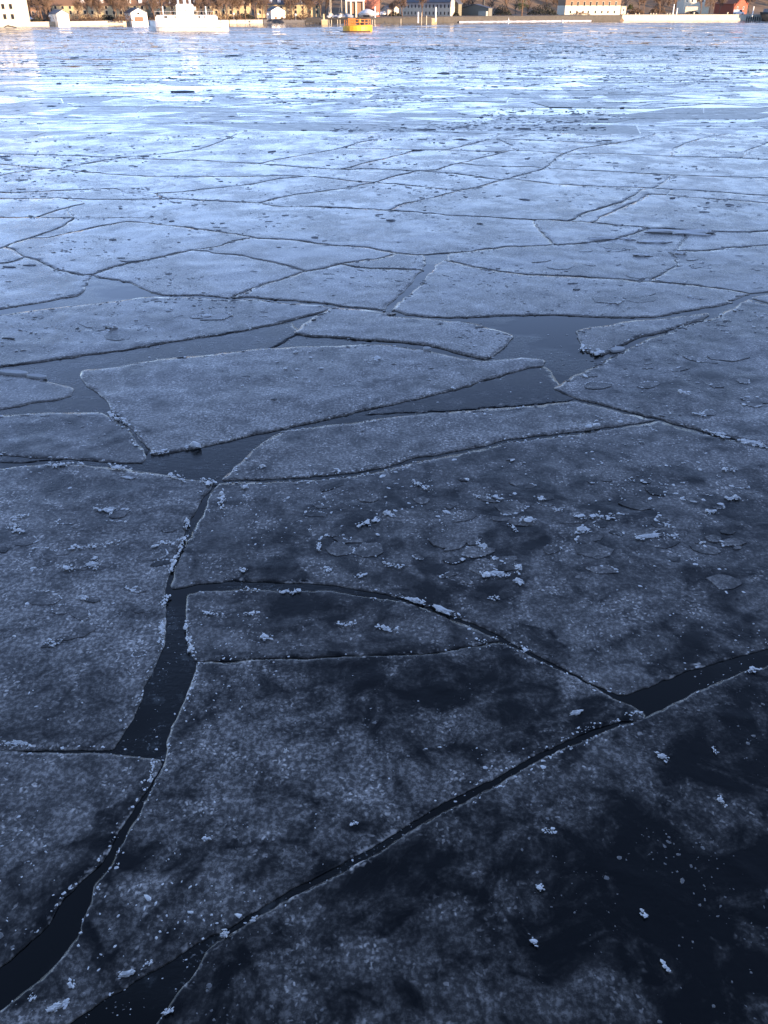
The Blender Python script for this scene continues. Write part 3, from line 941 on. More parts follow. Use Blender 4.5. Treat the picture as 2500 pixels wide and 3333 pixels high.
def empty(name, loc, rz=0.0):
    o = bpy.data.objects.new(name, None); col.objects.link(o)
    o.location = loc; o.rotation_euler = (0, 0, rz); o.empty_display_size = .5
    return o

def plain(name, c, rough=.75, var=.12, scale=1.2, metal=0.0):
    m, nt, p = new_mat(name); t = NT(nt)
    nz = t.n('ShaderNodeTexNoise'); nz.inputs['Scale'].default_value = scale; nz.inputs['Detail'].default_value = 3
    t.link(t.pos(), nz.inputs['Vector'])
    t.link(t.mixc(nz.outputs['Fac'], tuple(x * (1 - var) for x in c), tuple(min(1, x * (1 + var)) for x in c)), p.inputs['Base Color'])
    p.inputs['Roughness'].default_value = rough; p.inputs['Metallic'].default_value = metal
    return m

MT = dict(
 plaster=plain('pale_plaster', (.74, .68, .52)), yellow=plain('yellow_plaster', (.50, .40, .23)), peach=plain('peach_plaster', (.27, .17, .10)),
 white=plain('white_paint', (.80, .80, .78), .4), cream=plain('cream_plaster', (.68, .60, .44)), grey=plain('grey_plaster', (.42, .38, .33)),
 olive=plain('olive_boards', (.20, .19, .13)), green=plain('green_grey_boards', (.17, .17, .14)), palegreen=plain('pale_green_boards', (.36, .38, .33)),
 red=plain('red_boards', (.36, .09, .045)), redroof=plain('red_tiles', (.34, .12, .06)), slate=plain('slate', (.10, .11, .13), .6), brown=plain('brown_tiles', (.20, .12, .075)),
 dark=plain('dark_timber', (.05, .048, .045)), glass=plain('window_glass', (.03, .032, .035), .1, .3), stone=plain('shade_darkened_stone', (.085, .08, .07), .9, .35, .8),  # embankment stone: colour darkened to carry the shade lying on it
 concrete=plain('pale_concrete', (.55, .50, .40), .85, .2, .5), asphalt=plain('dark_concrete', (.10, .10, .105), .85), orange=plain('orange_paint', (.80, .42, .03), .5, .15),
 band_and_shade=plain('band_and_shade_brown', (.10, .055, .025), .8), railing=plain('orange_railing', (.62, .22, .05), .6), brick=plain('red_brick', (.34, .12, .075)), tyre=plain('tyre', (.02, .02, .02)),  # the brown serves the buoy's waterline band and its painted shade
 bark=plain('bark', (.17, .105, .065), .9, .3), twig=plain('twigs', (.17, .115, .08), .9, .2), pine=plain('pine_needles', (.05, .07, .025), .8, .4), hedge=plain('dark_hedge', (.03, .035, .028), .9, .4),
 dry=plain('dry_shrub', (.15, .10, .065), .9, .3), bluetarp=plain('blue_grey_cover', (.30, .34, .40)), metal=plain('grey_metal', (.28, .29, .30), .4), blue=plain('ship_grey', (.20, .22, .25), .5), snow=plain('shore_snow', (.72, .72, .74), .8))

def interp(x, tab):
    for (a, va), (b, vb) in zip(tab[:-1], tab[1:]):
        if x <= b: return va + (vb - va) * max(0, (x - a)) / (b - a)
    return tab[-1][1]
WL = [(-700, 93), (0, 86), (400, 79.5), (850, 75.5), (1000, 73), (1200, 74.5), (1430, 73.5), (1500, 72.5), (2025, 67.5), (2480, 65.5), (3200, 63)]
ZG = [(-700, 1.15), (855, 1.15), (865, 1.25), (1000, 1.3), (1185, 1.7), (1400, 2.0), (2000, 2.2), (2025, 2.4), (3200, 2.4)]
def zg(x): return interp(x, ZG)
def shore(x): return g(x, interp(x, WL), 0)
def land_pt(x, y, far=30.0):
    """where photograph point (x, y) meets the flat land behind the quay"""
    q = g(x, y, zg(x)); S = shore(x)
    if q.y > S.y + far or q.y < 0: q = at(x, y, S.y + far)
    return q

def solve(C, d, x):
    """distance along direction d from C at which photograph column x is met"""
    lo, hi = -20.0, 260.0
    def f(s): return to_photo(C.x + d[0] * s, C.y + d[1] * s, C.z)[0] - x
    inc = f(hi) > f(lo)
    for _ in range(50):
        m = (lo + hi) / 2
        if (f(m) > 0) == inc: hi = m
        else: lo = m
    return lo

# ------------------------------------------------------------------ far shore: land, quays
def land():
    cols = [-700 + 50 * i for i in range(79)]
    rows = [0, .5, 1.5, 6, 15, 30, 45, 60, 80, 100, 130, 170, 230, 320, 480]
    V, F = [], []
    for i, x in enumerate(cols):
        S = shore(x); d = Vector((S.x, S.y, 0)).normalized(); z0 = zg(x)
        hill = 24 + 9 * float(fbm(x * .004, 2.2, 12, 3)) if x > -200 else 18
        for j, r in enumerate(rows):
            k = max(0, min(1, (r - 92) / 120)); k = k * k * (3 - 2 * k)
            z = z0 - .06 + hill * k + (0 if r < 15 else .5 * float(vnoise(x * .013, r * .05, 6)))
            V.append((S.x + d.x * (r + .3), S.y + d.y * (r + .3), -1.0 if j == 0 else z))
    k = len(rows)
    for i in range(len(cols) - 1):
        for j in range(k - 1): a = i * k + j; F.append((a, a + k, a + k + 1, a + 1))
    m, nt, p = new_mat('dry_ground'); t = NT(nt)
    f = t.noise(t.pos(), .08, 5, .65); f2 = t.noise(t.pos(), 1.2, 3)
    c = t.mixc(t.rng(f, .35, .65), (.24, .165, .10), (.13, .085, .05))
    t.link(t.mixc(t.math('MULTIPLY', f2, .5), c, (.27, .20, .13)), p.inputs['Base Color']); p.inputs['Roughness'].default_value = .95
    o = mesh_obj('land', V, F, m, None, True)
    tag(o, 'brown winter ground rising to a low hill behind the far quay', None, None, 'structure')
land()

def quay_wall(x0, x1, mat, label, teeth=False, lift=.10):
    n = max(2, int((x1 - x0) / 25))
    root = empty('quay_wall', shore((x0 + x1) / 2))
    def ring(z0, z1, out, back):
        V, F = [], []
        for i in range(n + 1):
            x = x0 + (x1 - x0) * i / n
            S = shore(x); d = Vector((S.x, S.y, 0)).normalized()
            for r, z in ((-out, z0(x)), (-out, z1(x)), (back, z1(x)), (back, z0(x))):
                q = S + d * r; V.append((q.x - root.location.x, q.y - root.location.y, z))
        for i in range(n):
            a = i * 4
            for j in range(4): F.append((a + j, a + 4 + j, a + 4 + (j + 1) % 4, a + (j + 1) % 4))
        F += [(0, 1, 2, 3), tuple(n * 4 + j for j in (3, 2, 1, 0))]
        return V, F
    root.location.z = 0
    V, F = ring(lambda x: -.6, lambda x: zg(x) - .25, 0, 1.0); mesh_obj('wall_face', V, F, mat, root)
    V, F = ring(lambda x: zg(x) - .247, lambda x: zg(x) + lift, .12, 1.3); mesh_obj('coping', V, F, mat, root)
    if teeth:
        for i in range(7):
            x = x1 - 6 - i * 7
            S = shore(x); d = Vector((S.x, S.y, 0)).normalized(); q = S - d * .55
            MB().tube((q.x - root.location.x, q.y - root.location.y, -.6), (q.x - root.location.x, q.y - root.location.y, zg(x) - .8), .22, .22, 8).build('fender_pile', MT['dark'], root)
    tag(root, label, 'quay')
    return root
quay_wall(-500, 745, MT['concrete'], 'long low cream quay wall behind the white ferry')
quay_wall(747, 856, MT['concrete'], 'short sunlit quay stretch just right of the white ferry')
quay_wall(858, 1040, MT['asphalt'], 'dark low quay front below the small right-hand white boathouse')
quay_wall(1042, 2022, MT['stone'], 'grey stone embankment below the pine and the shaded sheds')
quay_wall(2024, 2478, MT['concrete'], 'bright cream quay wall below the red wooden house', True)

def shore_ice():
    V, F = [], []
    n = 60
    for i in range(n + 1):
        x = 1495 + 430 * i / n
        S = shore(x); d = Vector((S.x, S.y, 0)).normalized()
        w = .9 + .7 * random.random()
        for r, z in ((-w - .5, .02), (-w, .28 + .12 * random.random()), (.02, .38 + .12 * random.random())):
            q = S + d * r; V.append((q.x, q.y, z))
    for i in range(n):
        a = i * 3
        F += [(a, a + 3, a + 4, a + 1), (a + 1, a + 4, a + 5, a + 2)]
    tag(mesh_obj('shore_ice', V, F, MT['snow']), 'thin white rim of ice along the foot of the stone embankment', 'shore ice', None, 'stuff')
shore_ice()

# ------------------------------------------------------------------ far shore: buildings
def building(name, label, xc, yb, a, xr, xl, z_eave, roof, z_ridge, wall, roofmat, cat='house', ground=None, depth=None, wins=(), dorm=(), doors=(), extra=None, band=None, shape_depth=12.0):
    """xc: corner nearest; the sunny face runs right to column xr, the other back-left to column xl (or 'depth' metres)"""
    z0 = zg(xc) if ground is None else ground
    if isinstance(yb, tuple): C = at(xc, 20, yb[0]); C.z = z0
    else: C = land_pt(xc, yb); z0 = C.z
    dr = (math.cos(a), math.sin(a)); dl = (-math.sin(a), math.cos(a))
    W = abs(solve(C, dr, xr))
    D = depth if depth else abs(solve(C, dl, xl))
    root = empty(name, C, a)
    E, H = z_eave - z0, z_ridge - z0
    m = MB()
    if roof == 'gy':     # gable in the sunny face
        m.prism([(0, -2), (W, -2), (W, E), (W / 2, H), (0, E)], 'y', 0, D)
    elif roof == 'gx':
        m.prism([(0, -2), (D, -2), (D, E), (D / 2, H), (0, E)], 'x', 0, W)
    else:
        m.box(0, W, 0, D, -2, E)
    m.build('wall', MT[wall], root)
    o, th = .35, .16
    m = MB()
    if roof == 'gy':
        s = (H - E) / (W / 2)
        m.prism([(-o, E - o * s + .02), (W / 2, H + .02), (W + o, E - o * s + .02), (W + o, E - o * s + th), (W / 2, H + th + .05), (-o, E - o * s + th)], 'y', -o, D + o)
    elif roof == 'gx':
        s = (H - E) / (D / 2)
        m.prism([(-o, E - o * s + .02), (D / 2, H + .02), (D + o, E - o * s + .02), (D + o, E - o * s + th), (D / 2, H + th + .05), (-o, E - o * s + th)], 'x', -o, W + o)
    elif roof == 'hip':
        k = len(m.v); r = min(W, D) / 2 * .9
        m.box(-o, W + o, -o, D + o, E, E + .15)
        k = len(m.v)
        y2 = D / 2
        m.v += [(-o, -o, E + .15), (W + o, -o, E + .15), (W + o, D + o, E + .15), (-o, D + o, E + .15), (r, y2, H), (W - r, y2, H)]
        m.f += [(k, k + 1, k + 5, k + 4), (k + 1, k + 2, k + 5), (k + 2, k + 3, k + 4, k + 5), (k + 3, k, k + 4)]
    else:
        m.box(-o, W + o, -o, D + o, E, E + .3)
    rf = m.build('roof', MT[roofmat], root)
    if band:             # paler ground storey, a few centimetres proud
        MB().box(-.04, W + .04, -.04, D + .04, -.4, band[0] - z0).build('plinth', MT[band[1]], root)
    pr = .05
    for face, where, za, zb, w, fm in wins:
        L = W if face == 'r' else D
        dv = dr if face == 'r' else dl
        if isinstance(where, int): ss = [L * (i + .5) / where for i in range(where)]
        else: ss = [abs(solve(C, dv, x)) for x in where]
        for s in ss:
            p0, p1, q0, q1 = s - w / 2, s + w / 2, za - z0, zb - z0
            if face == 'r':
                wo = MB().box(p0 - .1, p1 + .1, -pr - .03, .05, q0 - .12, q1 + .1).build('window', MT[fm], root)
                MB().box(p0, p1, -pr - .045, -pr + .02, q0, q1).build('pane', MT['glass'], wo)
            else:
                wo = MB().box(-pr - .03, .05, p0 - .1, p1 + .1, q0 - .12, q1 + .1).build('window', MT[fm], root)
                MB().box(-pr - .045, -pr + .02, p0, p1, q0, q1).build('pane', MT['glass'], wo)
    for face, x, w, h, fm in doors:
        s = abs(solve(C, dr if face == 'r' else dl, x))
        if face == 'r': MB().box(s - w / 2, s + w / 2, -.07, .05, -.2, h).build('door', MT[fm], root)
        else: MB().box(-.07, .05, s - w / 2, s + w / 2, -.2, h).build('door', MT[fm], root)
    for x in dorm:
        s = abs(solve(C, dr, x))
        dm = MB().prism([(s - .75, E + .5), (s + .75, E + .5), (s + .75, E + 1.9), (s, E + 2.4), (s - .75, E + 1.9)], 'y', .5, 3.2).build('dormer', MT['white'], rf)
    tag(root, label, cat)
    return root

def zy(x, y, Y):  # height of photograph row y at depth Y
    return at(x, y, Y).z

# tall pale block on the left
building('apartment_building', 'tall pale yellow plaster building at the far left of the shore', -150, 74, R(6), 66, None, 17.0, 'hip', 21.0, 'plaster', 'brown', 'building', depth=14,
         wins=[('r', [-130, -105, -80, -55, -30, -5, 20, 45], z, z + 1.5, 1.0, 'cream') for z in (2.2, 5.2, 8.2, 11.2, 14.0)])
# three long yellow barracks
for i, (x0, x1, lab, dm) in enumerate(((168, 478, 'long yellow barracks behind the left white boathouse, with pale dormers', [275, 293, 336, 368, 426, 462]),
                       (500, 812, 'long yellow barracks behind the white ferry', [520, 560, 640, 700, 780, 796]),
                       (834, 1044, 'yellow barracks with dark roof behind the small right-hand boathouse', [883, 911, 980, 1020]))):
    Yb = 432 if i < 2 else 452
    building('barracks', lab, x0, (Yb,), R(3), x1, None, zy(x0, 16 if i < 2 else 13, Yb), 'gx', zy(x0, 16, Yb) + 5.5, 'yellow', 'brown' if i < 2 else 'slate', 'building', ground=2.0, depth=11,
             wins=[('r', 13 if i < 2 else 9, 3.0, 4.4, 1.0, 'cream'), ('r', 13 if i < 2 else 9, 5.0, 6.1, 1.0, 'cream')], dorm=dm)
# white boathouses
building('boathouse', 'white gabled boathouse nearest the tall pale building', 189, 72, R(28), 227, 164, zy(189, 44, 360), 'gy', zy(205, 33, 360), 'white', 'slate', 'boathouse',
         wins=[('l', 3, 2.0, 2.9, .9, 'white')], doors=[('r', 208, 2.4, 2.6, 'cream')])
building('boathouse', 'white gabled boathouse just left of the ferry, doorway half open', 429, 68.5, R(28), 481, 408, zy(430, 42, 370), 'gy', zy(449, 27, 372), 'white', 'slate', 'boathouse',
         doors=[('r', 453, 3.4, 1.4, 'brown')], wins=[('r', [453], 3.3, 4.0, .9, 'white')])
building('boathouse', 'small white boathouse right of the ferry with dark slate roof', 884, 62, R(28), 929, 868, zy(884, 35, 425), 'gy', zy(905, 22, 425), 'white', 'slate', 'boathouse',
         doors=[('r', 898, 1.2, 1.0, 'brown'), ('r', 916, 1.6, 2.2, 'cream')])
# middle of the shore: long sides turned from the sun
building('warehouse', 'two-storey grey warehouse with white lower storey, in shade', 1466, 50, R(32), 1479, 1302, zy(1466, 2, 450), 'gy', zy(1466, -18, 450), 'grey', 'slate', 'building',
         wins=[('l', 14, 2.6, 3.8, .9, 'cream'), ('l', 14, 5.4, 6.7, .9, 'grey')], band=(zy(1466, 22, 450), 'cream'))
building('gabled_house', 'tall house with sunlit yellow gable above the grey warehouse', 1441, (478,), R(20), 1482, 1420, 11.0, 'gy', 15.0, 'yellow', 'brown', 'house', ground=3.0)
building('gabled_house', 'dark olive gabled house beside the grey warehouse', 1491, 51, R(35), 1502, 1467, zy(1491, 12, 452), 'gx', zy(1480, -2, 452), 'olive', 'slate', 'house', wins=[('l', 2, 3.0, 4.0, .8, 'olive')])
b = building('boat_shed', 'low green-grey shed with slate roof beside the olive house', 1589, 53, R(36), 1601, 1501, zy(1589, 27, 448), 'gx', zy(1589, 14, 448), 'green', 'slate', 'shed',
             wins=[('l', [1560, 1570, 1580], 3.4, 4.2, .8, 'palegreen')])
MB().box(-1.2, -.06, .2, 5.5, -.3, 2.0).build('lean_to', MT['palegreen'], b)
MB().box(4.0, 4.8, 8, 8.8, 4.2, 7.0).build('chimney', MT['dark'], b)
building('stucco_house', 'peach stucco house with white ground storey above the stone embankment', 1838, 46, R(7), 2017, None, 11.5, 'hip', 15.5, 'peach', 'slate', 'house', depth=13,
         wins=[('r', [1856, 1877, 1897, 1914, 1937, 1958, 1978, 1999], 3.0, 4.1, .75, 'cream'), ('r', [1858, 1878, 1899, 1919, 1939, 1960, 1980, 2001], 6.2, 8.0, .85, 'cream'),
               ('r', [1858, 1878, 1899, 1919, 1939, 1960, 1980, 2001], 9.0, 10.4, .85, 'cream')], band=(zy(1900, 18, 470), 'plaster'))
building('garden_annex', 'small cream annex at the right end of the peach stucco house', 2021, 42, R(7), 2037, None, zy(2021, 20, 490), 'flat', 9.0, 'cream', 'slate', 'annex', depth=5, wins=[('r', 1, 3.8, 4.9, .8, 'white')])
building('villa', 'bright white villa behind the bare trees near the red house', 2226, (540,), R(6), 2290, None, 12.0, 'hip', 15.0, 'plaster', 'brown', 'house', ground=3.0, depth=10, wins=[('r', 4, 8.0, 9.5, .9, 'white')])
MBw = empty('garden_wall', at(2275, 30, 515))
MB().box(-7, 5.2, 0, .4, -3.2, 1.0).build('wall_face', MT['cream'], MBw); MB().box(-7.1, 5.3, -.08, .48, 1.003, 1.15).build('coping', MT['plaster'], MBw)
tag(MBw, 'low cream garden wall below the bright white villa', 'wall')
b = building('red_house', 'red wooden house with red tiled roof near the right end of the quay', 2384, 46, R(34), 2429, 2322, zy(2384, 12, 500), 'gy', zy(2400, -10, 500), 'red', 'redroof', 'house', wins=[('r', [2397, 2416], 4.6, 5.8, .8, 'white')])
building('brick_house', 'red brick house behind the white covered boat', 1188, (455,), R(20), 1236, 1170, 14.0, 'gy', 18.0, 'brick', 'redroof', 'house', ground=2.5, wins=[('r', 2, 9.0, 10.5, .9, 'white')])
building('garden_shed', 'small grey shed between the parked cars and the little white hut', 1262, 46, R(36), 1276, 1242, zy(1262, 30, 440), 'gx', zy(1262, 20, 440), 'grey', 'slate', 'shed')
building('hut', 'little sunlit white hut left of the grey warehouse', 1282, 44, R(20), 1298, 1276, zy(1282, 27, 445), 'gy', zy(1288, 20, 445), 'plaster', 'brown', 'hut')
building('low_house', 'low dark house behind the bare trees at left', 96, (410,), R(20), 146, 76, 5.6, 'gx', 7.5, 'brown', 'slate', 'house', ground=2.0, wins=[('r', 3, 3.2, 4.2, .8, 'grey')])

# ------------------------------------------------------------------ the ferry
def ferry():
    wl = g(612, 101, 0); Y = wl.y
    root = empty('ferry', (wl.x, Y, 0))
    def X(px): return at(px, 60, Y).x - wl.x
    def Z(py): return at(612, py, Y).z
    xa, xb = X(482), X(742)
    deck = Z(71)
    secs = []
    n = 26
    for i in range(n + 1):
        u = i / n
        x = xa + (xb - xa) * u
        e = min(u, 1 - u) * 2
        w = 3.6 * (1 - (1 - min(1, e * 2.2)) ** 2.4)
        w = max(w, .35)
        keel = -.8 + max(0, (.13 - u) / .13) * (deck * .72) + max(0, (u - .97) / .03) * .5
        sheer = deck + .35 * (abs(u - .5) * 2) ** 3
        secs.append([(x, -w, sheer), (x, -w * .97, keel + (sheer - keel) * .5), (x, -w * .75, keel), (x, w * .75, keel), (x, w * .97, keel + (sheer - keel) * .5), (x, w, sheer)])
    hull = MB().loft(secs)
    hull.f += []
    hull.build('hull', MT['white'], root)
    MB().prism([(xa + 1.0, -1.2), (xb - .6, -3.3), (xb - .6, 3.3), (xa + 1.0, 1.2)], 'z', deck - .1, deck + .02).build('deck', MT['metal'], root)
    MB().box(xa + 2.6, xb - 1.0, -3.66, 3.66, .9, 1.02).build('rubbing_strake', MT['metal'], root)
    x0, x1, z1 = X(514), X(703), Z(49)
    dh = MB().prism([(x0, deck), (x1, deck), (x1, z1 - .5), (x1 - .5, z1), (x0 + .5, z1), (x0, z1 - .5)], 'y', -3.0, 3.0).build('deckhouse', MT['white'], root)
    for px, w in ((548, .9), (578, .3), (656, .5), (672, .25)):
        c = X(px); MB().box(c - w / 2, c + w / 2, -3.03, -2.9, Z(58), Z(52)).build('window', MT['glass'], dh)
    for px in (541, 551, 597, 625, 635, 644, 654):
        c = X(px); MB().box(c - .06, c + .06, -3.03, -2.9, Z(71), Z(66.5)).build('window', MT['glass'], dh)
    wx0, wx1, wz = X(581), X(629), Z(13)
    wh = MB().prism([(wx0, z1), (wx1, z1), (wx1, wz - .3), (wx1 - .3, wz), (wx0 + .3, wz), (wx0, wz - .3)], 'y', -1.9, 1.9).build('wheelhouse', MT['white'], root)
    for px in (594, 612):
        c = X(px); MB().box(c - .22, c + .22, -1.93, -1.8, Z(34), Z(31)).build('window', MT['glass'], wh)
    MB().box(X(600), X(606), -1.93, -1.8, Z(22.5), Z(21)).build('lamp_bar', MT['metal'], wh)
    MB().box(X(628) + .02, X(638), -1.2, 1.2, Z(33), Z(22)).build('bridge_wing', MT['white'], root)
    for px, r in ((585, .28), (606, .42), (623, .28)):
        MB().tube((X(px), 0, wz - .02), (X(px) - .1, 0, wz + 2.6), r, r * .8, 12).build('funnel', MT['white'], root)
    for px in (535, 674):
        mo = MB().tube((X(px), -.6, z1 - .02), (X(px) - .05, -.6, Z(20)), .16, .10, 8).build('mast', MT['white'], root)
        MB().box(X(px) - .35, X(px) + .35, -.68, -.52, Z(24), Z(22)).build('lamp', MT['metal'], mo)
    for i in range(12):
        xx = x0 + (x1 - x0) * i / 11
        MB().tube((xx, -2.9, z1 - .02), (xx, -2.9, z1 + .9), .02, .02, 4).build('railing_post', MT['white'], root)
    MB().box(x0, x1, -2.92, -2.88, z1 + .88, z1 + .93).build('handrail', MT['white'], root)
    MB().box(xa + .2, xa + 1.5, -.9, .9, deck - .9, deck + .3).build('bow_ramp', MT['metal'], root)
    tag(root, 'white passenger ferry with tall wheelhouse afloat off the far quay', 'ferry')
ferry()

# ------------------------------------------------------------------ the mooring buoy
def buoy():
    c = g(1163, 103.5, 0)
    r = abs(at(1212, 100, c.y).x - at(1114, 100, c.y).x) / 2
    root = empty('mooring_buoy', (c.x, c.y + r, 0), 0)
    root.rotation_euler = (0, R(-1.2), 0)
    Yr = c.y
    top = at(1163, 83, Yr).z
    rail = at(1163, 64, Yr).z
    prof = [(r * .9, -.6), (r * .97, -.1), (r, .25), (r, top - .25), (r * .96, top)]
    MB().lathe(prof, 24).build('drum', MT['orange'], root)
    MB().lathe([(r * 1.005, -.3), (r * 1.02, -.02), (r * 1.02, .16), (r * 1.004, .22)], 24).build('waterline_band', MT['band_and_shade'], root)
    MB().lathe([(r * .9, top), (r * .9, top + .05)], 24).build('deck', MT['railing'], root)
    for i in range(16):
        a = 6.2832 * (i + .5) / 16
        x, y = r * .88 * math.cos(a), r * .88 * math.sin(a)
        MB().tube((x, y, top + .02), (x, y, rail), .07, .07, 6).build('railing_post', MT['railing'], root)
    for z in (rail, (rail + top) / 2):
        m = MB()
        for i in range(32):
            a, b = 6.2832 * i / 32, 6.2832 * (i + 1) / 32
            m.tube((r * .88 * math.cos(a), r * .88 * math.sin(a), z), (r * .88 * math.cos(b), r * .88 * math.sin(b), z), .06, .06, 5)
        m.build('rail', MT['railing'], root)
    MB().box(-r * .62, -r * .12, -.6, .8, top + .05, rail + .3).build('equipment_box', MT['railing'], root)
    MB().tube((r * .15, 0, top), (r * .15, 0, rail + .1), .5, .35, 12).build('mooring_post', MT['orange'], root)
    MB().tube((r * .15 - .7, -.2, top + .3), (r * .15 + .7, -.2, top + .3), .3, .3, 10).build('mooring_hook', MT['dark'], root)
    for i in range(10):
        a = R(195 + i * 7.5)
        MB().box(-.09, .09, -.1, .1, .3, top - .3).build('shade_strip', MT['band_and_shade'], root)  # brown strips stand in for shade on the drum's left side
        o = root.children[-1]; o.location = (r * 1.02 * math.cos(a), r * 1.02 * math.sin(a), 0); o.rotation_euler = (0, 0, a)
    tag(root, 'big round yellow-orange mooring buoy with railings frozen into the ice', 'buoy')
buoy()

# ------------------------------------------------------------------ boats, piers, posts, cars
def small_boat(label, x, y, z, L, hull, cabin=None, masts=0, yaw=0.0, cover=False, Y=None):
    p = land_pt(x, y, 16) if Y is None else at(x, y, Y)
    root = empty('sailing_boat' if masts else 'motor_boat', p, yaw)
    secs = []
    for i in range(13):
        u = i / 12; xx = (u - .5) * L
        w = L * .16 * (1 - abs(2 * u - .9) ** 2.6 * (.95 if u > .45 else .35)); w = max(.05, w)
        sh = L * .13 + L * .05 * (u ** 3); kl = -L * .03 + L * .05 * max(0, u - .75) * 4
        secs.append([(xx, -w, sh), (xx, -w * .85, sh * .45), (xx, -w * .2, kl), (xx, w * .2, kl), (xx, w * .85, sh * .45), (xx, w, sh)])
    MB().loft(secs).build('hull', MT[hull], root)
    if cover:
        secs = []
        for i in range(9):
            u = i / 8; xx = (u - .5) * L * 1.02; e = math.sin(math.pi * min(1, max(0, .06 + .88 * u)))
            secs.append([(xx, -L * .17 * e, L * .12), (xx, -L * .10 * e, L * .12 + L * .14 * e), (xx, 0, L * .12 + L * .20 * e), (xx, L * .10 * e, L * .12 + L * .14 * e), (xx, L * .17 * e, L * .12)])
        MB().loft(secs).build('cover', MT['white' if hull == 'white' else 'bluetarp'], root, True)
    else:
        c = MB().prism([(-L * .22, L * .13), (L * .22, L * .15), (L * .14, L * .26), (-L * .20, L * .26)], 'y', -L * .09, L * .09).build('cabin', MT['white'], root)
        MB().box(-L * .15, L * .10, -L * .093, -L * .08, L * .19, L * .235).build('window', MT['glass'], c)
    for k in range(masts):
        mx = L * (.06 - .2 * k)
        mo = MB().tube((mx, 0, L * .1), (mx, 0, L * 1.45), .10, .07, 8).build('mast', MT['cream'], root)
        MB().tube((mx, 0, L * 1.4), (-L * .48, 0, L * .2), .03, .03, 4).build('stay', MT['metal'], mo)
        MB().tube((mx, 0, L * .32), (mx - L * .38, 0, L * .30), .07, .06, 6).build('boom', MT['cream'], mo)
    for s in (-1, 1):
        MB().box(-L * .2, L * .2, s * L * .1 - .06, s * L * .1 + .06, -L * .12, L * .05).build('cradle', MT['dark'], root) if z > .5 else None
    tag(root, label, 'boat')
    return root
small_boat('white sailing boat laid up left of the orange buoy, two pale masts', 1078, 57, 1.9, 5.6, 'white', masts=2, yaw=R(70))
small_boat('white sailing boat with slim mast right beside the orange buoy', 1112, 57, 1.9, 5.0, 'white', masts=1, yaw=R(60))
small_boat('blue-grey covered boat between the two laid-up sailing boats', 1096, 59, 1.7, 4.2, 'bluetarp', cover=True, yaw=R(15))
small_boat('blue-grey covered boat partly hidden behind the orange buoy', 1132, 58, 1.7, 5.0, 'bluetarp', cover=True, yaw=R(-10))
small_boat('large white-covered boat standing on land behind the orange buoy', 1196, 52, 2.4, 8.4, 'white', cover=True, yaw=R(-35))

def frame_hall():
    p = at(1126, 50, 438); root = empty('steel_frame', p, R(12))
    d = (math.cos(R(12)), math.sin(R(12)))
    xs = [solve(p, d, x) for x in (1128, 1143, 1160, 1184)]
    for s in xs:
        MB().box(s - .35, s + .35, 0, .7, -2.4, 9.5).build('column', MT['cream'], root)
    MB().box(xs[0] - .35, xs[-1] + .4, -.1, .8, 5.4, 7.4).build('beam', MT['white'], root)
    MB().box(xs[1] + .5, xs[-1] - .4, .8, 1.0, .6, 4.8).build('back_panel', MT['brown'], root)
    tag(root, 'cream steel frame hall with white top beam behind the orange buoy', 'frame')
frame_hall()

def car(label, x, y, mat, van=False, yaw=0.0, z=None):
    p = land_pt(x, y); root = empty('parked_van' if van else 'parked_car', p, yaw)
    L, H = (5.2, 2.2) if van else (4.3, 1.45)
    if van: prof = [(-L/2, .3), (L/2, .3), (L/2, .95), (L/2 - .9, 1.15), (L/2 - 1.5, H), (-L/2, H)]
    else: prof = [(-L/2, .3), (L/2, .3), (L/2, .72), (L/2 - 1.1, .88), (L/2 - 1.8, H), (-L/2 + 1.1, H), (-L/2 + .3, .92), (-L/2, .85)]
    MB().prism(prof, 'y', -.85, .85).build('body', MT[mat], root)
    if van: MB().prism([(L/2 - 1.0, 1.2), (L/2 - 1.5, H - .15), (L/2 - 2.2, H - .15), (L/2 - 2.2, 1.2)], 'y', -.87, .87).build('window', MT['glass'], root)
    else: MB().prism([(L/2 - 1.3, .92), (L/2 - 1.9, H - .1), (-L/2 + 1.2, H - .1), (-L/2 + .7, .95)], 'y', -.87, .87).build('window', MT['glass'], root)
    for sx in (-L/2 + .8, L/2 - .85):
        for sy in (-.8, .8): MB().tube((sx, sy - .1, .32), (sx, sy + .1, .32), .32, .32, 12).build('wheel', MT['tyre'], root)
    for sy in (-.6, .6): MB().box(L/2 - .02, L/2 + .03, sy - .15, sy + .15, .6, .72).build('headlight', MT['cream'], root)
    tag(root, label, 'van' if van else 'car')
car('white van parked by the corner of the tall pale building', 82, 69, 'white', True, R(15))
car('small white car parked in front of the tall pale building', 54, 72, 'white', False, R(5))
car('white car parked just right of the white van', 97, 69.5, 'white', False, R(-10))
car('white car parked below the grey shed, left of the hut', 1247, 50, 'white', False, R(70))
car('pale car parked behind the right edge of the white-covered boat', 1226, 51, 'white', False, R(20))
car('white van parked in front of the red wooden house', 2404, 47.5, 'white', True, R(-20))

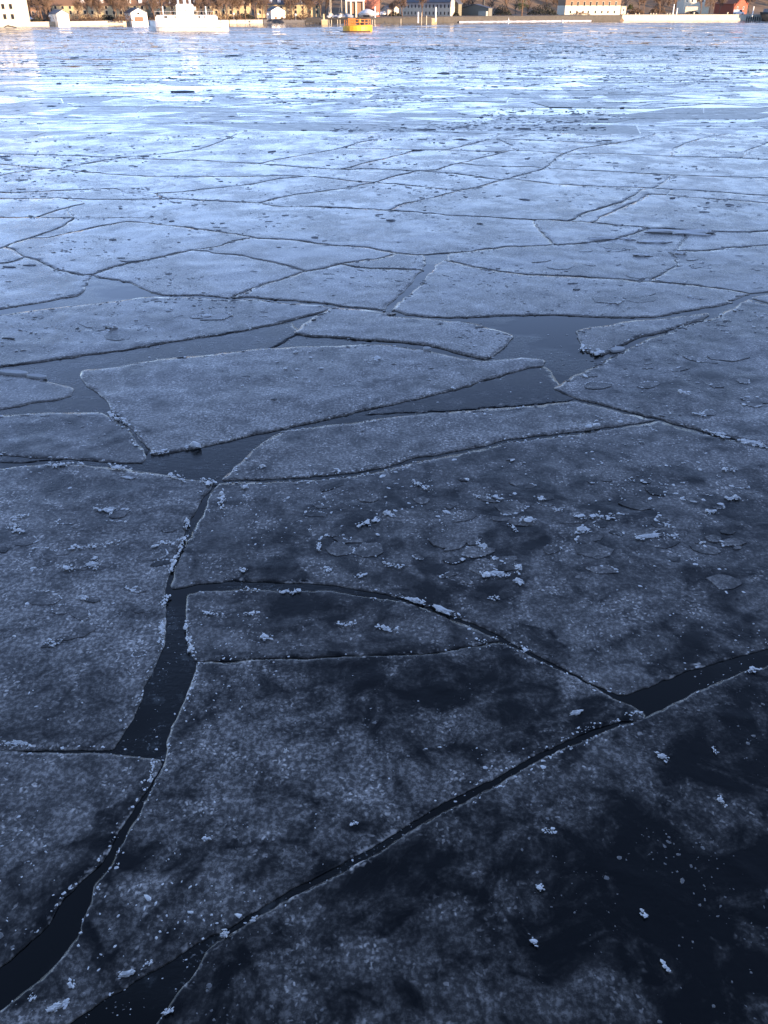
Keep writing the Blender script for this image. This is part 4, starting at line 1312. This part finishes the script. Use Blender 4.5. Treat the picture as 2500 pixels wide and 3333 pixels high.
def pier():
    p = g(1022, 78.5, 0); root = empty('jetty', (p.x, p.y, 0))
    MB().box(-3.6, 3.2, 0, 9.0, .55, 1.2).build('deck', MT['dark'], root)
    MB().box(-3.2, 2.2, 2.0, 8.0, 1.203, 2.1).build('shed', MT['dark'], root)
    for i in range(5):
        MB().tube((-3.3 + 1.6 * i, .3, -.8), (-3.3 + 1.6 * i, .3, 1.25), .18, .18, 8).build('pile', MT['dark'], root)
    tag(root, 'dark timber jetty with low hut left of the pale mooring block', 'jetty')
pier()
def block(label, x0, x1, yt, yb, post=False):
    p = g((x0 + x1) / 2, yb, 0); w = abs(at(x1, yb, p.y).x - at(x0, yb, p.y).x) / 2
    root = empty('mooring_block', p); h = at(x0, yt, p.y).z
    MB().box(-w, w, 0, 2 * w, -.8, h - .2).build('block', MT['yellow'], root)
    MB().box(-w * 1.06, w * 1.06, -.1, 2 * w + .1, h - .197, h).build('cap', MT['cream'], root)
    if post: MB().tube((-w * .3, .5, h), (-w * .3, .5, h + 1.9), .45, .3, 10).build('bollard', MT['yellow'], root)
    tag(root, label, 'mooring block')
block('pale yellow mooring block with a post at the end of the dark jetty', 1047, 1066, 64, 80, True)
block('pale yellow mooring block before the shaded grey warehouse', 1405, 1422, 60, 77)

def mooring_post(x, yt, yb, r, label, mat='cream', name='mooring_post', group=None, zb=0):
    p = g(x, yb, 0) if zb == 0 else land_pt(x, yb, 8); zb = p.z; root = empty(name, p)
    h = at(x, yt, p.y).z - zb
    MB().tube((0, 0, -.8), (0, 0, h), r, r * .9, 8).build('shaft', MT[mat], root)
    MB().tube((0, 0, h), (0, 0, h + .12), r * 1.25, r * .8, 8).build('cap', MT[mat], root)
    tag(root, label, 'post', group)
for x, lab in ((1071, 'left slim pale pile in the first pair right of the jetty'), (1079, 'right slim pale pile in the first pair right of the jetty'),
               (1099, 'left slim pale pile in the pair nearest the orange buoy'), (1107, 'right slim pale pile in the pair nearest the orange buoy'),
               (1212, 'left pale pile in the pair just right of the orange buoy'), (1220, 'right pale pile in the pair just right of the orange buoy')):
    mooring_post(x, 65, 76, .12, lab, group='pile pairs left of the buoy' if x < 1095 else ('pile pairs beside the buoy' if x < 1200 else 'pile pairs right of the buoy'))
mooring_post(1305, 62, 75, .13, 'single pale pile standing before the stone embankment')
mooring_post(1372, 42, 78, .12, 'thin tall pole in the water left of the right-hand mooring block')
mooring_post(1388, 52, 78, .14, 'short pole in the water next to the right-hand mooring block')
mooring_post(1361, 40, 66, .25, 'thick white post standing before the shaded grey warehouse', 'white', zb=1.2)
mooring_post(1418, 24, 62, .22, 'white post in front of the warehouse right end', 'white', zb=1.6)
for x, yt, yb, lab in ((2190, 14, 46, 'tall white signpost among brown bushes on the bright quay'), (2202, 27, 46, 'short pale post close beside the tall white signpost'),
                   (2449, 21, 48, 'white column on the quay between red house and grey ship'), (1221, 22, 50, 'pale post with white box near the brick house')):
    mooring_post(x, yt, yb, .30, lab, 'white', zb=zg(x))
# small markers
ORDB = ['leftmost', 'second from left', 'third from left', 'fourth from left', 'fifth from left', 'sixth from left', 'seventh from left', 'eighth from left', 'ninth from left', 'tenth from left', 'eleventh from left', 'second from right', 'rightmost']
def marker(label, x, y, s, tall):
    p = g(x, y, 0); root = empty('marker_buoy', p)
    if tall: MB().lathe([(s * .5, -.3), (s * .55, .1), (s * .35, s * .9), (s * .12, s * 2.0), (s * .1, s * 2.4)], 12).build('body', MT['white'], root, True)
    else: MB().lathe([(s * .2, -.3), (s * .5, 0), (s * .6, s * .35), (s * .45, s * .8), (s * .15, s)], 12).build('body', MT['white'], root, True)
    MB().tube((0, 0, s * (2.35 if tall else .95)), (0, 0, s * (2.6 if tall else 1.15)), .06, .05, 6).build('top_ring', MT['metal'], root)
    tag(root, label, 'buoy')
marker('small pointed white marker buoy off the stone embankment below the pine', 1655, 73, .75, True)
marker('small round white marker buoy off the embankment left of the stucco house', 1831, 71, .8, False)
for i, (x, n) in enumerate(((2028, 1), (2040, 1), (2066, 1), (2078, 1), (2115, 1), (2124, 1), (2133, 1), (2168, 1), (2177, 1), (2186, 1), (2255, 2), (2364, 2), (2430, 1))):
    S = shore(x); d = Vector((S.x, S.y, 0)).normalized(); q = S + d * .5
    root = empty('bollard', (q.x, q.y, zg(x) + .10))
    k = .28 * n ** .5
    MB().lathe([(k * .8, 0), (k * .7, k * 1.2), (k * 1.1, k * 1.6), (k * 1.1, k * 2.2), (k * .6, k * 2.5)], 12).build('body', MT['cream'], root, True)
    tag(root, 'cream bollard on the bright right-hand quay edge, ' + ORDB[i], 'bollard', 'bollards on the right-hand quay')
for i, (x, yt, lab) in enumerate(((842, 45, 'lamp post with white globe by the short sunlit quay stretch'), (872, 46, 'lamp post with white globe just left of the small boathouse'), (963, 47, 'lamp post with white globe right of the small boathouse'),
                        (762, 44, 'lamp post with white globe nearest the ferry stern'), (165, 52, 'lamp post with white globe left of the leftmost boathouse'))):
    p = g(x, 66, zg(x)) if x > 300 else g(x, 71, zg(x))
    root = empty('lamp_post', p); h = at(x, yt, p.y).z - p.z
    MB().tube((0, 0, 0), (0, 0, h - .5), .09, .06, 8).build('pole', MT['metal'], root)
    MB().lathe([(.1, h - .5), (.36, h - .3), (.4, h), (.25, h + .25), (.05, h + .3)], 12).build('globe', MT['white'], root, True)
    tag(root, lab, 'lamp')

def log():
    p = g(33, 90, .06); root = empty('driftwood', p)
    MB().tube((-2.0, 0, .1), (-.9, .3, .5), .12, .2, 8).tube((-.9, .3, .5), (2.0, .2, .12), .22, .10, 8).tube((-.6, .3, .5), (-.2, .4, 1.0), .1, .04, 6).build('trunk', MT['dark'], root)
    MB().tube((.4, .2, .3), (1.2, .0, .7), .06, .02, 5).build('branch', MT['dark'], root)
    tag(root, 'dark bent driftwood lying on the ice before the tall pale building', 'driftwood')
log()

def ship():
    p = at(2500, 63, 487); root = empty('moored_ship', (p.x, p.y, 0), R(4))
    secs = []
    for i in range(17):
        u = i / 16; x = -3.5 + 46 * u
        w = 5.0 * min(1, (u * 5 + .02) ** .6); sh = 2.9 + 1.2 * max(0, .2 - u) * 3; kl = -.8 + max(0, .06 - u) * 20
        secs.append([(x - max(0, .06 - u) * 20, -w, sh), (x, -w * .9, 1.2), (x + .6, -w * .6, kl), (x + .6, w * .6, kl), (x, w * .9, 1.2), (x - max(0, .06 - u) * 20, w, sh)])
    MB().loft(secs).build('hull', MT['dark'], root)
    MB().box(-1.5, 38, -3.8, 3.8, 2.9, 5.0).build('deckhouse', MT['blue'], root)
    MB().box(4, 34, -3.2, 3.2, 5.003, 8.2).build('upper_deckhouse', MT['blue'], root)
    MB().box(9, 16, -2.6, 2.6, 8.203, 10.6).build('bridge', MT['white'], root)
    MB().box(-1.2, 1.6, -3.86, -3.8, 4.1, 4.5).build('name_board', MT['white'], root)
    for i in range(9): MB().box(3 + 3.6 * i, 4.6 + 3.6 * i, -3.84, -3.7, 3.6, 4.4).build('window', MT['glass'], root)
    tag(root, 'grey ship with dark hull cut off by the right edge behind the quay end', 'ship')
ship()

# ------------------------------------------------------------------ trees and bushes
ORD = ['leftmost of its row', 'second from the left', 'third from the left', 'fourth from the left', 'fifth from the left', 'sixth from the left', 'seventh from the left',
       'eighth from the left', 'ninth from the left', 'tenth from the left', 'eleventh from the left', 'twelfth from the left', 'thirteenth from the left']
def branch_mesh(seed, H):
    rnd = random.Random(seed)
    tr, cr = MB(), MB()
    def grow(p, d, L, r, lv):
        m = tr if lv == 0 else cr
        steps = 3 if lv < 2 else 2
        q = p
        pts = [p]
        for i in range(steps):
            d = (d + Vector((rnd.uniform(-.16, .16), rnd.uniform(-.16, .16), rnd.uniform(-.02, .12)))).normalized()
            q2 = q + d * (L / steps); r2 = r * (.86 if lv == 0 else .78)
            m.tube(q, q2, r, r2, 7 if lv == 0 else (5 if lv == 1 else 3)); q = q2; r = r2; pts.append(q)
        if lv >= 4: return
        nb = (9, 6, 6, 4)[lv]
        for k in range(nb):
            u = .35 + .65 * (k + rnd.random()) / nb
            i = min(steps - 1, int(u * steps)); b = pts[i].lerp(pts[i + 1], u * steps - i)
            a = rnd.uniform(0, 6.283); tilt = rnd.uniform(.4, .95)
            up = d; side = up.orthogonal().normalized(); side.rotate(Matrix.Rotation(a, 3, up))
            nd = (up * math.cos(tilt) + side * math.sin(tilt) + Vector((0, 0, .15))).normalized()
            grow(b, nd, L * rnd.uniform(.48, .68), max(.035, r * rnd.uniform(.5, .75)), lv + 1)
    grow(Vector((0, 0, 0)), Vector((0, 0, 1)), H * .55, H * .018, 0)
    return tr, cr
PROTO = []
for s, H in ((1, 11.0), (2, 13.0), (3, 12.0)):
    tr, cr = branch_mesh(s, H)
    a = mesh_obj('trunk', tr.v, tr.f, MT['bark']); b = mesh_obj('crown', cr.v, cr.f, MT['twig'])
    PROTO.append((a.data, b.data))
    bpy.data.objects.remove(a); bpy.data.objects.remove(b)
def bare_tree(x, Y, label, k, sc=1.0, group=None, z=None):
    p = at(x, 20, Y); p.z = (zg(x) if z is None else z) - .1
    root = empty('bare_tree', p, random.uniform(0, 6.28)); root.scale = (sc,) * 3
    for nm, me in zip(('trunk', 'crown'), PROTO[k % 3]):
        o = bpy.data.objects.new(nm, me); col.objects.link(o); o.parent = root
    tag(root, label, 'tree', group)
for i, x in enumerate((80, 117, 131, 150, 161)):
    bare_tree(x, 372 + 6 * (i % 3), 'leafless brown tree between tall pale building and first boathouse, ' + ORD[i], i, .8 + .1 * (i % 3), 'bare trees left of the first boathouse')
for i, x in enumerate((250, 286, 316, 325, 367, 376, 386, 397, 405)):
    bare_tree(x, 384 + 7 * (i % 3), 'leafless brown tree between the two left boathouses, ' + ORD[i], i, .72 + .12 * (i % 3), 'bare trees between the two left boathouses')
for i, x in enumerate((500, 520, 556, 640, 662, 688, 715, 737, 753)):
    bare_tree(x, 395 + 6 * (i % 3), 'leafless brown tree rising behind the white ferry, ' + ORD[i], i, .8 + .1 * (i % 3), 'bare trees behind the ferry')
for i, x in enumerate((780, 797, 829, 850, 862)):
    bare_tree(x, 410 + 6 * (i % 3), 'leafless brown tree between ferry and small right-hand boathouse, ' + ORD[i], i, .85 + .1 * (i % 3), 'bare trees right of the ferry')
for i, x in enumerate((940, 960, 985, 1003, 1040, 1058)):
    bare_tree(x, 436 + 5 * (i % 3), 'leafless brown tree before the dark-roofed barracks, ' + ORD[i], i, .85 + .1 * (i % 3), 'bare trees right of the small boathouse')
bare_tree(1273, 440, 'small leafless tree between the grey shed and the hut', 1, .5)
for i, x in enumerate((1310, 1375)):
    bare_tree(x, 455 - 20, 'leafless reddish tree in front of the grey warehouse, ' + ('left one', 'right one')[i], i, .8, 'bare trees before the warehouse')
for x, lab, k, sc in ((2098, 'leafless dark tree among brown bushes right of the stucco annex', 0, 1.0), (2196, 'leafless tree directly behind the tall white signpost', 1, 1.05), (2284, 'leafless dark tree in front of the bright white villa', 2, 1.1),
                  (2345, 'leafless tree before the shaded side of the red house', 0, .9), (2150, 'leafless tree midway between stucco annex and signpost', 2, .95), (2312, 'leafless tree between the white villa and the red house', 1, 1.0), (2440, 'leafless tree right behind the red house', 2, 1.0)):
    bare_tree(x, shore(x).y + 22, lab, k, sc)

# a wood on the hill behind, one mass
def wood():
    V, F = [], []
    rnd = random.Random(5)
    n = 0
    for i in range(330):
        x = rnd.uniform(-400, 2900); r = rnd.uniform(75, 200)
        S = shore(x); d = Vector((S.x, S.y, 0)).normalized(); q = S + d * r
        k = max(0, min(1, (r - 92) / 120)); k = k * k * (3 - 2 * k)
        z = zg(x) + 24 * k - .5; H = rnd.uniform(9, 14)
        m = MB()
        m.tube((q.x, q.y, z), (q.x, q.y, z + H * .5), .25, .15, 5)
        for j in range(60):
            a = rnd.uniform(0, 6.28); zz = z + H * rnd.uniform(.2, .7); rr = rnd.uniform(1.2, 3.6)
            m.tube((q.x, q.y, zz), (q.x + rr * math.cos(a), q.y + rr * math.sin(a), zz + rr * rnd.uniform(.5, 1.5)), .10, .04, 3)
        V += m.v; F += [tuple(n + t for t in f) for f in m.f]; n += len(m.v)
    tag(mesh_obj('far_wood', V, F, MT['twig']), 'brown leafless wood covering the hill behind the far shore', 'wood', None, 'stuff')
wood()

def bush(name, label, x, y, w, h, mat, z=None, n=420, leaf=.28, cat='bush'):
    p = land_pt(x, y) if z is None else land_pt(x, y, 40); root = empty(name, p)
    rnd = random.Random(int(x))
    m = MB(); st = MB()
    for i in range(n):
        a, u = rnd.uniform(0, 6.28), rnd.random() ** .5
        xx, yy = w / 2 * u * math.cos(a), w / 3 * u * math.sin(a)
        zz = h * (1 - u ** 2.2) * rnd.uniform(.15, 1.05) * (.75 + .5 * float(vnoise(xx * .6 + x, yy * .6, 3)))
        s = leaf * rnd.uniform(.6, 1.6)
        q = Matrix.Rotation(rnd.uniform(0, 6.28), 3, Vector((rnd.uniform(-1, 1), rnd.uniform(-1, 1), rnd.uniform(-1, 1))).normalized())
        k = len(m.v)
        for c in ((-s, 0, 0), (0, -s * .5, s * .2), (s, 0, 0), (0, s * .5, -s * .2)): m.v.append(tuple(Vector((xx, yy, zz)) + q @ Vector(c)))
        m.f.append((k, k + 1, k + 2, k + 3))
    for i in range(12):
        a = rnd.uniform(0, 6.28); st.tube((rnd.uniform(-w, w) * .3, rnd.uniform(-w, w) * .15, -.1), (w * .35 * math.cos(a), w * .2 * math.sin(a), h * .7), .06, .02, 4)
    m.build('foliage', MT[mat], root); st.build('stem', MT['bark'], root)
    tag(root, label, cat)
bush('hedge', 'dark evergreen shrubbery left of the pine on the embankment', 1635, 49, 9, 4.2, 'hedge', n=900)
bush('hedge', 'broad dark evergreen thicket right of the pine', 1765, 48, 15, 4.4, 'hedge', n=1500)
bush('hedge', 'dark low hedge in front of the olive house', 1480, 52, 4.5, 1.8, 'hedge', n=400)
bush('hedge', 'dark low bushes before the little white hut', 1285, 53, 7, 1.7, 'hedge', n=500)
bush('hedge', 'dark bushes behind the quay left of the small boathouse', 800, 60, 9, 2.0, 'hedge', n=600)
bush('hedge', 'dark bushes below the trees left of the first boathouse', 122, 71, 6, 1.4, 'hedge', n=400)
bush('hedge', 'blue-black bush between the first two boathouses', 350, 67, 7, 2.2, 'hedge', n=500)
bush('dry_bush', 'brown dry bushes at the foot of the peach stucco house', 1880, 46.5, 14, 1.6, 'dry', n=900)
bush('dry_bush', 'brown dry bushes on the quay right of the stucco annex', 2070, 45, 9, 2.6, 'dry', n=800)
bush('dry_bush', 'tall brown dry thicket left of the white signpost', 2140, 45, 9, 4.2, 'dry', n=900)
bush('dry_bush', 'brown dry bush between signpost and red house', 2250, 45.5, 8, 1.6, 'dry', n=500)
for i, (x, w, h) in enumerate(((180, 9, 2.4), (265, 10, 3.0), (300, 9, 2.2), (400, 8, 2.6), (515, 9, 3.0), (680, 10, 2.6), (725, 9, 3.2), (770, 8, 2.4), (945, 9, 2.6), (990, 8, 3.2))):
    bush('dry_thicket', 'brown leafless thicket behind the quay, ' + ['left of the first boathouse', 'right of the first boathouse', 'midway between the two left boathouses', 'left of the second boathouse', 'behind the ferry bow', 'behind the ferry stern mast', 'just behind the ferry stern', 'first right of the ferry', 'right of the small boathouse', 'left of the dark jetty'][i], x, 69 if x < 500 else 64, w, h, 'dry', n=700, leaf=.2, cat='thicket')
bush('evergreen_bush', 'small dark green bush behind the stucco annex', 2052, 30, 3.2, 3.0, 'pine', z=4.2, n=300)

def pine():
    p = land_pt(1698, 51, 14); root = empty('pine_tree', p)
    MB().tube((0, 0, -.2), (.1, 0, 4.0), .32, .26, 9).tube((.1, 0, 4.0), (0, 0, 12.0), .26, .08, 8).build('trunk', MT['bark'], root)
    m, st = MB(), MB(); rnd = random.Random(3)
    for c in range(46):
        a = rnd.uniform(0, 6.28); zz = rnd.uniform(2.7, 12.2); r = 3.0 * (1 - ((zz - 5.5) / 8.0) ** 2) * rnd.uniform(.25, 1.0)
        cx, cy = r * math.cos(a), r * math.sin(a)
        st.tube((0, 0, zz - .5), (cx, cy, zz), .09, .03, 4)
        for i in range(46):
            s = rnd.uniform(.12, .3)
            v = Vector((cx + rnd.gauss(0, .5), cy + rnd.gauss(0, .5), zz + rnd.gauss(0, .26)))
            q = Matrix.Rotation(rnd.uniform(0, 6.28), 3, Vector((rnd.uniform(-1, 1), rnd.uniform(-1, 1), rnd.uniform(-1, 1))).normalized())
            k = len(m.v)
            for cc in ((-s, 0, 0), (0, -s * .4, 0), (s, 0, 0), (0, s * .4, 0)): m.v.append(tuple(v + q @ Vector(cc)))
            m.f.append((k, k + 1, k + 2, k + 3))
    m.build('crown', MT['pine'], root); st.build('limb', MT['bark'], root)
    tag(root, 'green pine tree with bare lower trunk on the stone embankment', 'tree')
pine()

# ------------------------------------------------------------------ single blocks and slabs of ice one can pick out
def ice_lump(x, y, L, W, H, yaw, label, z=.02, slab=False):
    p = g(x, y, z)
    rnd = random.Random(int(x * 7 + y))
    b = bmesh.new()
    if slab:
        k = 9; ring = []
        for i in range(k):
            a = 6.2832 * (i + rnd.uniform(-.3, .3)) / k; r = rnd.uniform(.75, 1.08)
            ring.append((L / 2 * r * math.cos(a), W / 2 * r * math.sin(a)))
        lo = [b.verts.new((u * 1.02, v * 1.02, -.03)) for u, v in ring]
        up = [b.verts.new((u, v, H * (.55 + .45 * (v / W + .5)) + rnd.uniform(-.1, .1) * H)) for u, v in ring]
        b.faces.new(up); b.faces.new(lo[::-1])
        for i in range(k): b.faces.new((lo[i], lo[(i + 1) % k], up[(i + 1) % k], up[i]))
        bmesh.ops.bevel(b, geom=b.edges[:], offset=H * .10, segments=1, affect='EDGES')
        bmesh.ops.triangulate(b, faces=b.faces[:])
    else:
        bmesh.ops.create_icosphere(b, subdivisions=3, radius=1.0)
        o1, o2 = rnd.uniform(0, 50), rnd.uniform(0, 50)
        for v in b.verts:
            n = v.co.copy()
            k = .12 + 1.5 * float(fbm(n.x * 2.6 + o1, n.y * 2.2 + n.z * 1.7 + o2, 5, 4))
            v.co = Vector((n.x * L / 2 * k, n.y * W / 2 * k, n.z * H * k))
    me = bpy.data.meshes.new('ice_chunk'); b.to_mesh(me); b.free(); me.materials.append(M_CRUMB if not slab else M_SLAB)
    o = bpy.data.objects.new('ice_chunk', me); col.objects.link(o)
    o.location = p; o.rotation_euler = (0, 0, yaw)
    tag(o, label, 'ice chunk', 'single chunks of ice on the floes')
M_SLAB = frost_crumb_material('slab_ice', (0.42, 0.42, 0.41), (0.62, 0.61, 0.59), 0.3)
for a in [
 (362, 1065, .30, .14, .10, .1, 'white lump of ice alone on the broad floe at left, a third down', .03),
 (2010, 1140, .42, .16, .06, .5, 'white slab fallen beside the tongue-shaped floe at right', .01, True),
 (2225, 757, 2.2, .42, .09, -.12, 'long tilted pale slab standing proud at right, a quarter down', .02),
 (1960, 776, 1.0, .22, .055, .05, 'narrow raised slab just left of the long tilted slab', .02),
 (2040, 778, .5, .2, .06, -.3, 'short raised slab between two longer slabs at right', .02),
 (2130, 787, 1.0, .25, .035, .0, 'low flat slab below the long tilted slab', .02),
 (2090, 831, .6, .2, .045, -.2, 'small flat slab below centre of the raised slabs at right', .02),
 (2205, 824, .45, .18, .06, -.4, 'small slab wedged at the bend of the zigzag crack at right', .02),
 (45, 1217, .75, .16, .07, -.15, 'white thin slab on edge at the left border, a third down', .015, True),
 (125, 1229, .45, .12, .06, -.25, 'white thin slab lying right of the one at the left border', .015, True),
 (1390, 1138, .20, .11, .06, .0, 'pale little block lying below the trapezoid floe', .02, True),
 (2118, 1746, .34, .08, .035, .1, 'long white ridge of ice on the big right floe, half way down'),
 (1895, 1725, .20, .08, .04, .2, 'white jagged lump left of the long white ridge on the right floe'),
 (2312, 1665, .16, .07, .035, -.1, 'white lump above right of the long white ridge on the right floe'),
 (2450, 1443, .40, .12, .06, -.25, 'white heap of crushed ice at the right border crack'),
 (2345, 1413, .18, .07, .04, -.3, 'small white heap left along the same crack as the right border heap'),
 (1440, 1985, .26, .07, .04, -.6, 'white ridge heaped along the curved crack below the centre'),
 (1350, 1955, .18, .06, .035, -.5, 'small white heap at upper left of the ridge on the curved crack'),
 (1260, 1673, .13, .07, .045, .2, 'white angular lump near the centre of the picture'),
 (1575, 1780, .10, .08, .05, .0, 'white lump on the left rim of the frozen-in oval plate'),
 (1610, 1868, .30, .06, .035, .05, 'curved white bar of ice below the frozen-in oval plate'),
 (1690, 1892, .12, .06, .04, -.2, 'white lump right below the curved white bar'),
 (1690, 1848, .09, .08, .045, .6, 'upright white lump at right end of the curved white bar'),
 (2153, 2463, .085, .05, .03, -.2, 'bright white shard on the dark floe at lower right'),
 (2345, 2606, .08, .025, .02, -.9, 'thin pale shard far right on the dark lower floe'),
 (730, 3042, .055, .045, .035, .4, 'bright white nub on the diagonal crack at lower left'),
 (412, 3170, .12, .05, .03, .2, 'white patch of crushed ice on the lower left tip of the central floe'),
 (190, 3275, .14, .05, .03, .4, 'white clump near the bottom left corner'),
 (525, 2045, .11, .07, .05, 1.3, 'tall white clump on the left bank of the black vertical lead'),
 (620, 2110, .13, .05, .04, 1.4, 'white clump on the right bank of the black vertical lead'),
 (860, 2072, .09, .06, .03, .2, 'grey-white clump on the lobe-shaped floe'),
 (1255, 2046, .10, .05, .03, -.1, 'white flat lump near the right part of the lobe-shaped floe'),
 (355, 1657, .18, .06, .03, .2, 'white flat lump on the left floe near its top'),
 (300, 1838, .16, .06, .04, .0, 'white double lump on the left floe, half way down'),
 (265, 1945, .16, .04, .03, .1, 'low white lump lowest on the left floe'),
 (608, 1698, .09, .07, .06, 1.1, 'white clump at the top of the vertical crack'),
 (60, 2418, .16, .04, .03, -.1, 'white lump at the left border where two left floes meet'),
 (420, 1555, .22, .06, .03, -.2, 'white strip of crushed ice where the left crack reaches the water'),
 (930, 2445, .05, .04, .03, .0, 'faint white nub on the upper part of the central floe'),
 (1875, 2320, .14, .05, .03, .2, 'white crushed corner where the black lead at right ends'),
]: ice_lump(*a)

# ------------------------------------------------------------------ which floe is which
LABEL = {
 0: 'small pale wedge of ice at left, far below the ferry',
 1: 'wide floe right of centre, its left side a long diagonal crack',
 2: 'pale floe at centre in the second farthest row of large floes',
 3: 'narrow floe cut by the left border, above the long thin floe',
 4: 'long flat floe at left in the second farthest row',
 5: 'kite-like floe right of centre between two diagonal cracks, a sixth down',
 6: 'wide mottled floe at left in the farthest row of large floes',
 7: 'long floe left of centre in the farthest row of large floes',
 8: 'small pointed floe right of centre in the farthest row of large floes',
 9: 'small four-sided floe right of centre touching the long diagonal crack',
 10: 'pale floe right of centre lying between two slanting cracks, second farthest row',
 11: 'floe with straight top edge right of centre, beside the upper diagonal crack',
 12: 'long mottled floe left of centre ending in the first slanting crack',
 13: 'floe at centre in the farthest row of large floes',
 14: 'thin strip of floe right of centre at the very back of the large floes',
 15: 'bright narrow floe with angular left end, right of centre near the back',
 16: 'flat floe at the left border below the wide streaked floe',
 17: 'broad smooth floe at centre, pointed at left and right, a fifth down',
 18: 'very wide streaked floe at left, a fifth down',
 19: 'long tapering floe left of centre, a fifth down',
 20: 'floe cut by the right border in the farthest row of large floes',
 21: 'spotted floe strip at the right border, a fifth down',
 22: 'wide grey floe at right in the second farthest row',
 23: 'floe just right of the long diagonal crack in the farthest row',
 24: 'second floe from the right border in the farthest row',
 25: 'broad floe at right border above the long tilted slab',
 26: 'thin pale strip of floe at the right border above the broad one',
 27: 'narrow curved strip of ice between two parallel cracks at right',
 28: 'spotted floe strip right of centre below the wide grey floe',
 29: 'wide diamond floe at left, a quarter down',
 30: 'pale floe at the left border left of the wide diamond floe',
 31: 'small floe at the left border above the diamond floe',
 32: 'small triangular spotted floe at right of centre, a quarter down',
 33: 'small crumbling floe at the left border below the diamond floe tip',
 34: 'very broad smooth floe at right bordering the dark open lead',
 35: 'broad floe left with curved lower edge on the grey lead, below the diamond',
 36: 'four-sided floe left of centre between the diamond and the narrow lead',
 37: 'small triangular floe at centre touching the narrow lead',
 38: 'four-sided floe at centre left of the narrow curved lead',
 40: 'floe at the right border right of the zigzag crack',
 41: 'broad floe right of centre left of the zigzag crack',
 42: 'small floe at the right border just below the long tilted slab',
 43: 'long floe at centre a quarter down, stretching right to the raised slabs',
 'south': 'very long floe reaching in from the left border with straight lower edge',
 'trapeze': 'trapezoid floe with raised near edge floating in the lead at centre',
 'kite': 'big kite-shaped floe left of centre with pale lower corner',
 'tongue': 'tongue-shaped floe pointing left into the dark open lead at right',
 'right': 'large rough grey floe at the right border with pointed left corner',
 'corner': 'small floe corner at the right border above the large rough one',
 'spindle': 'spindle-shaped floe with frosted edge along a curved black crack, centre',
 'sliver': 'sliver of floe at the left border pointing right, a third down',
 'westmid': 'smooth grey floe at the left border left of the kite-shaped floe',
 'westbig': 'large frosted floe filling the left side half way down',
 'main': 'huge refrozen floe right of the vertical crack with white ridges',
 'tip': 'lobe-shaped floe tapering right, beside the black vertical lead',
 'centre': 'big dark frost-speckled floe at lower centre above the diagonal crack',
 'southwest': 'dark frosted floe at the lower left border',
 'southeast': 'nearly black clear floe filling the lower right corner',
}
for k, o, _, _ in FLOE:
    tag(o, LABEL.get(k, 'pale floe'), 'ice floe', 'large floes of the broken ice')
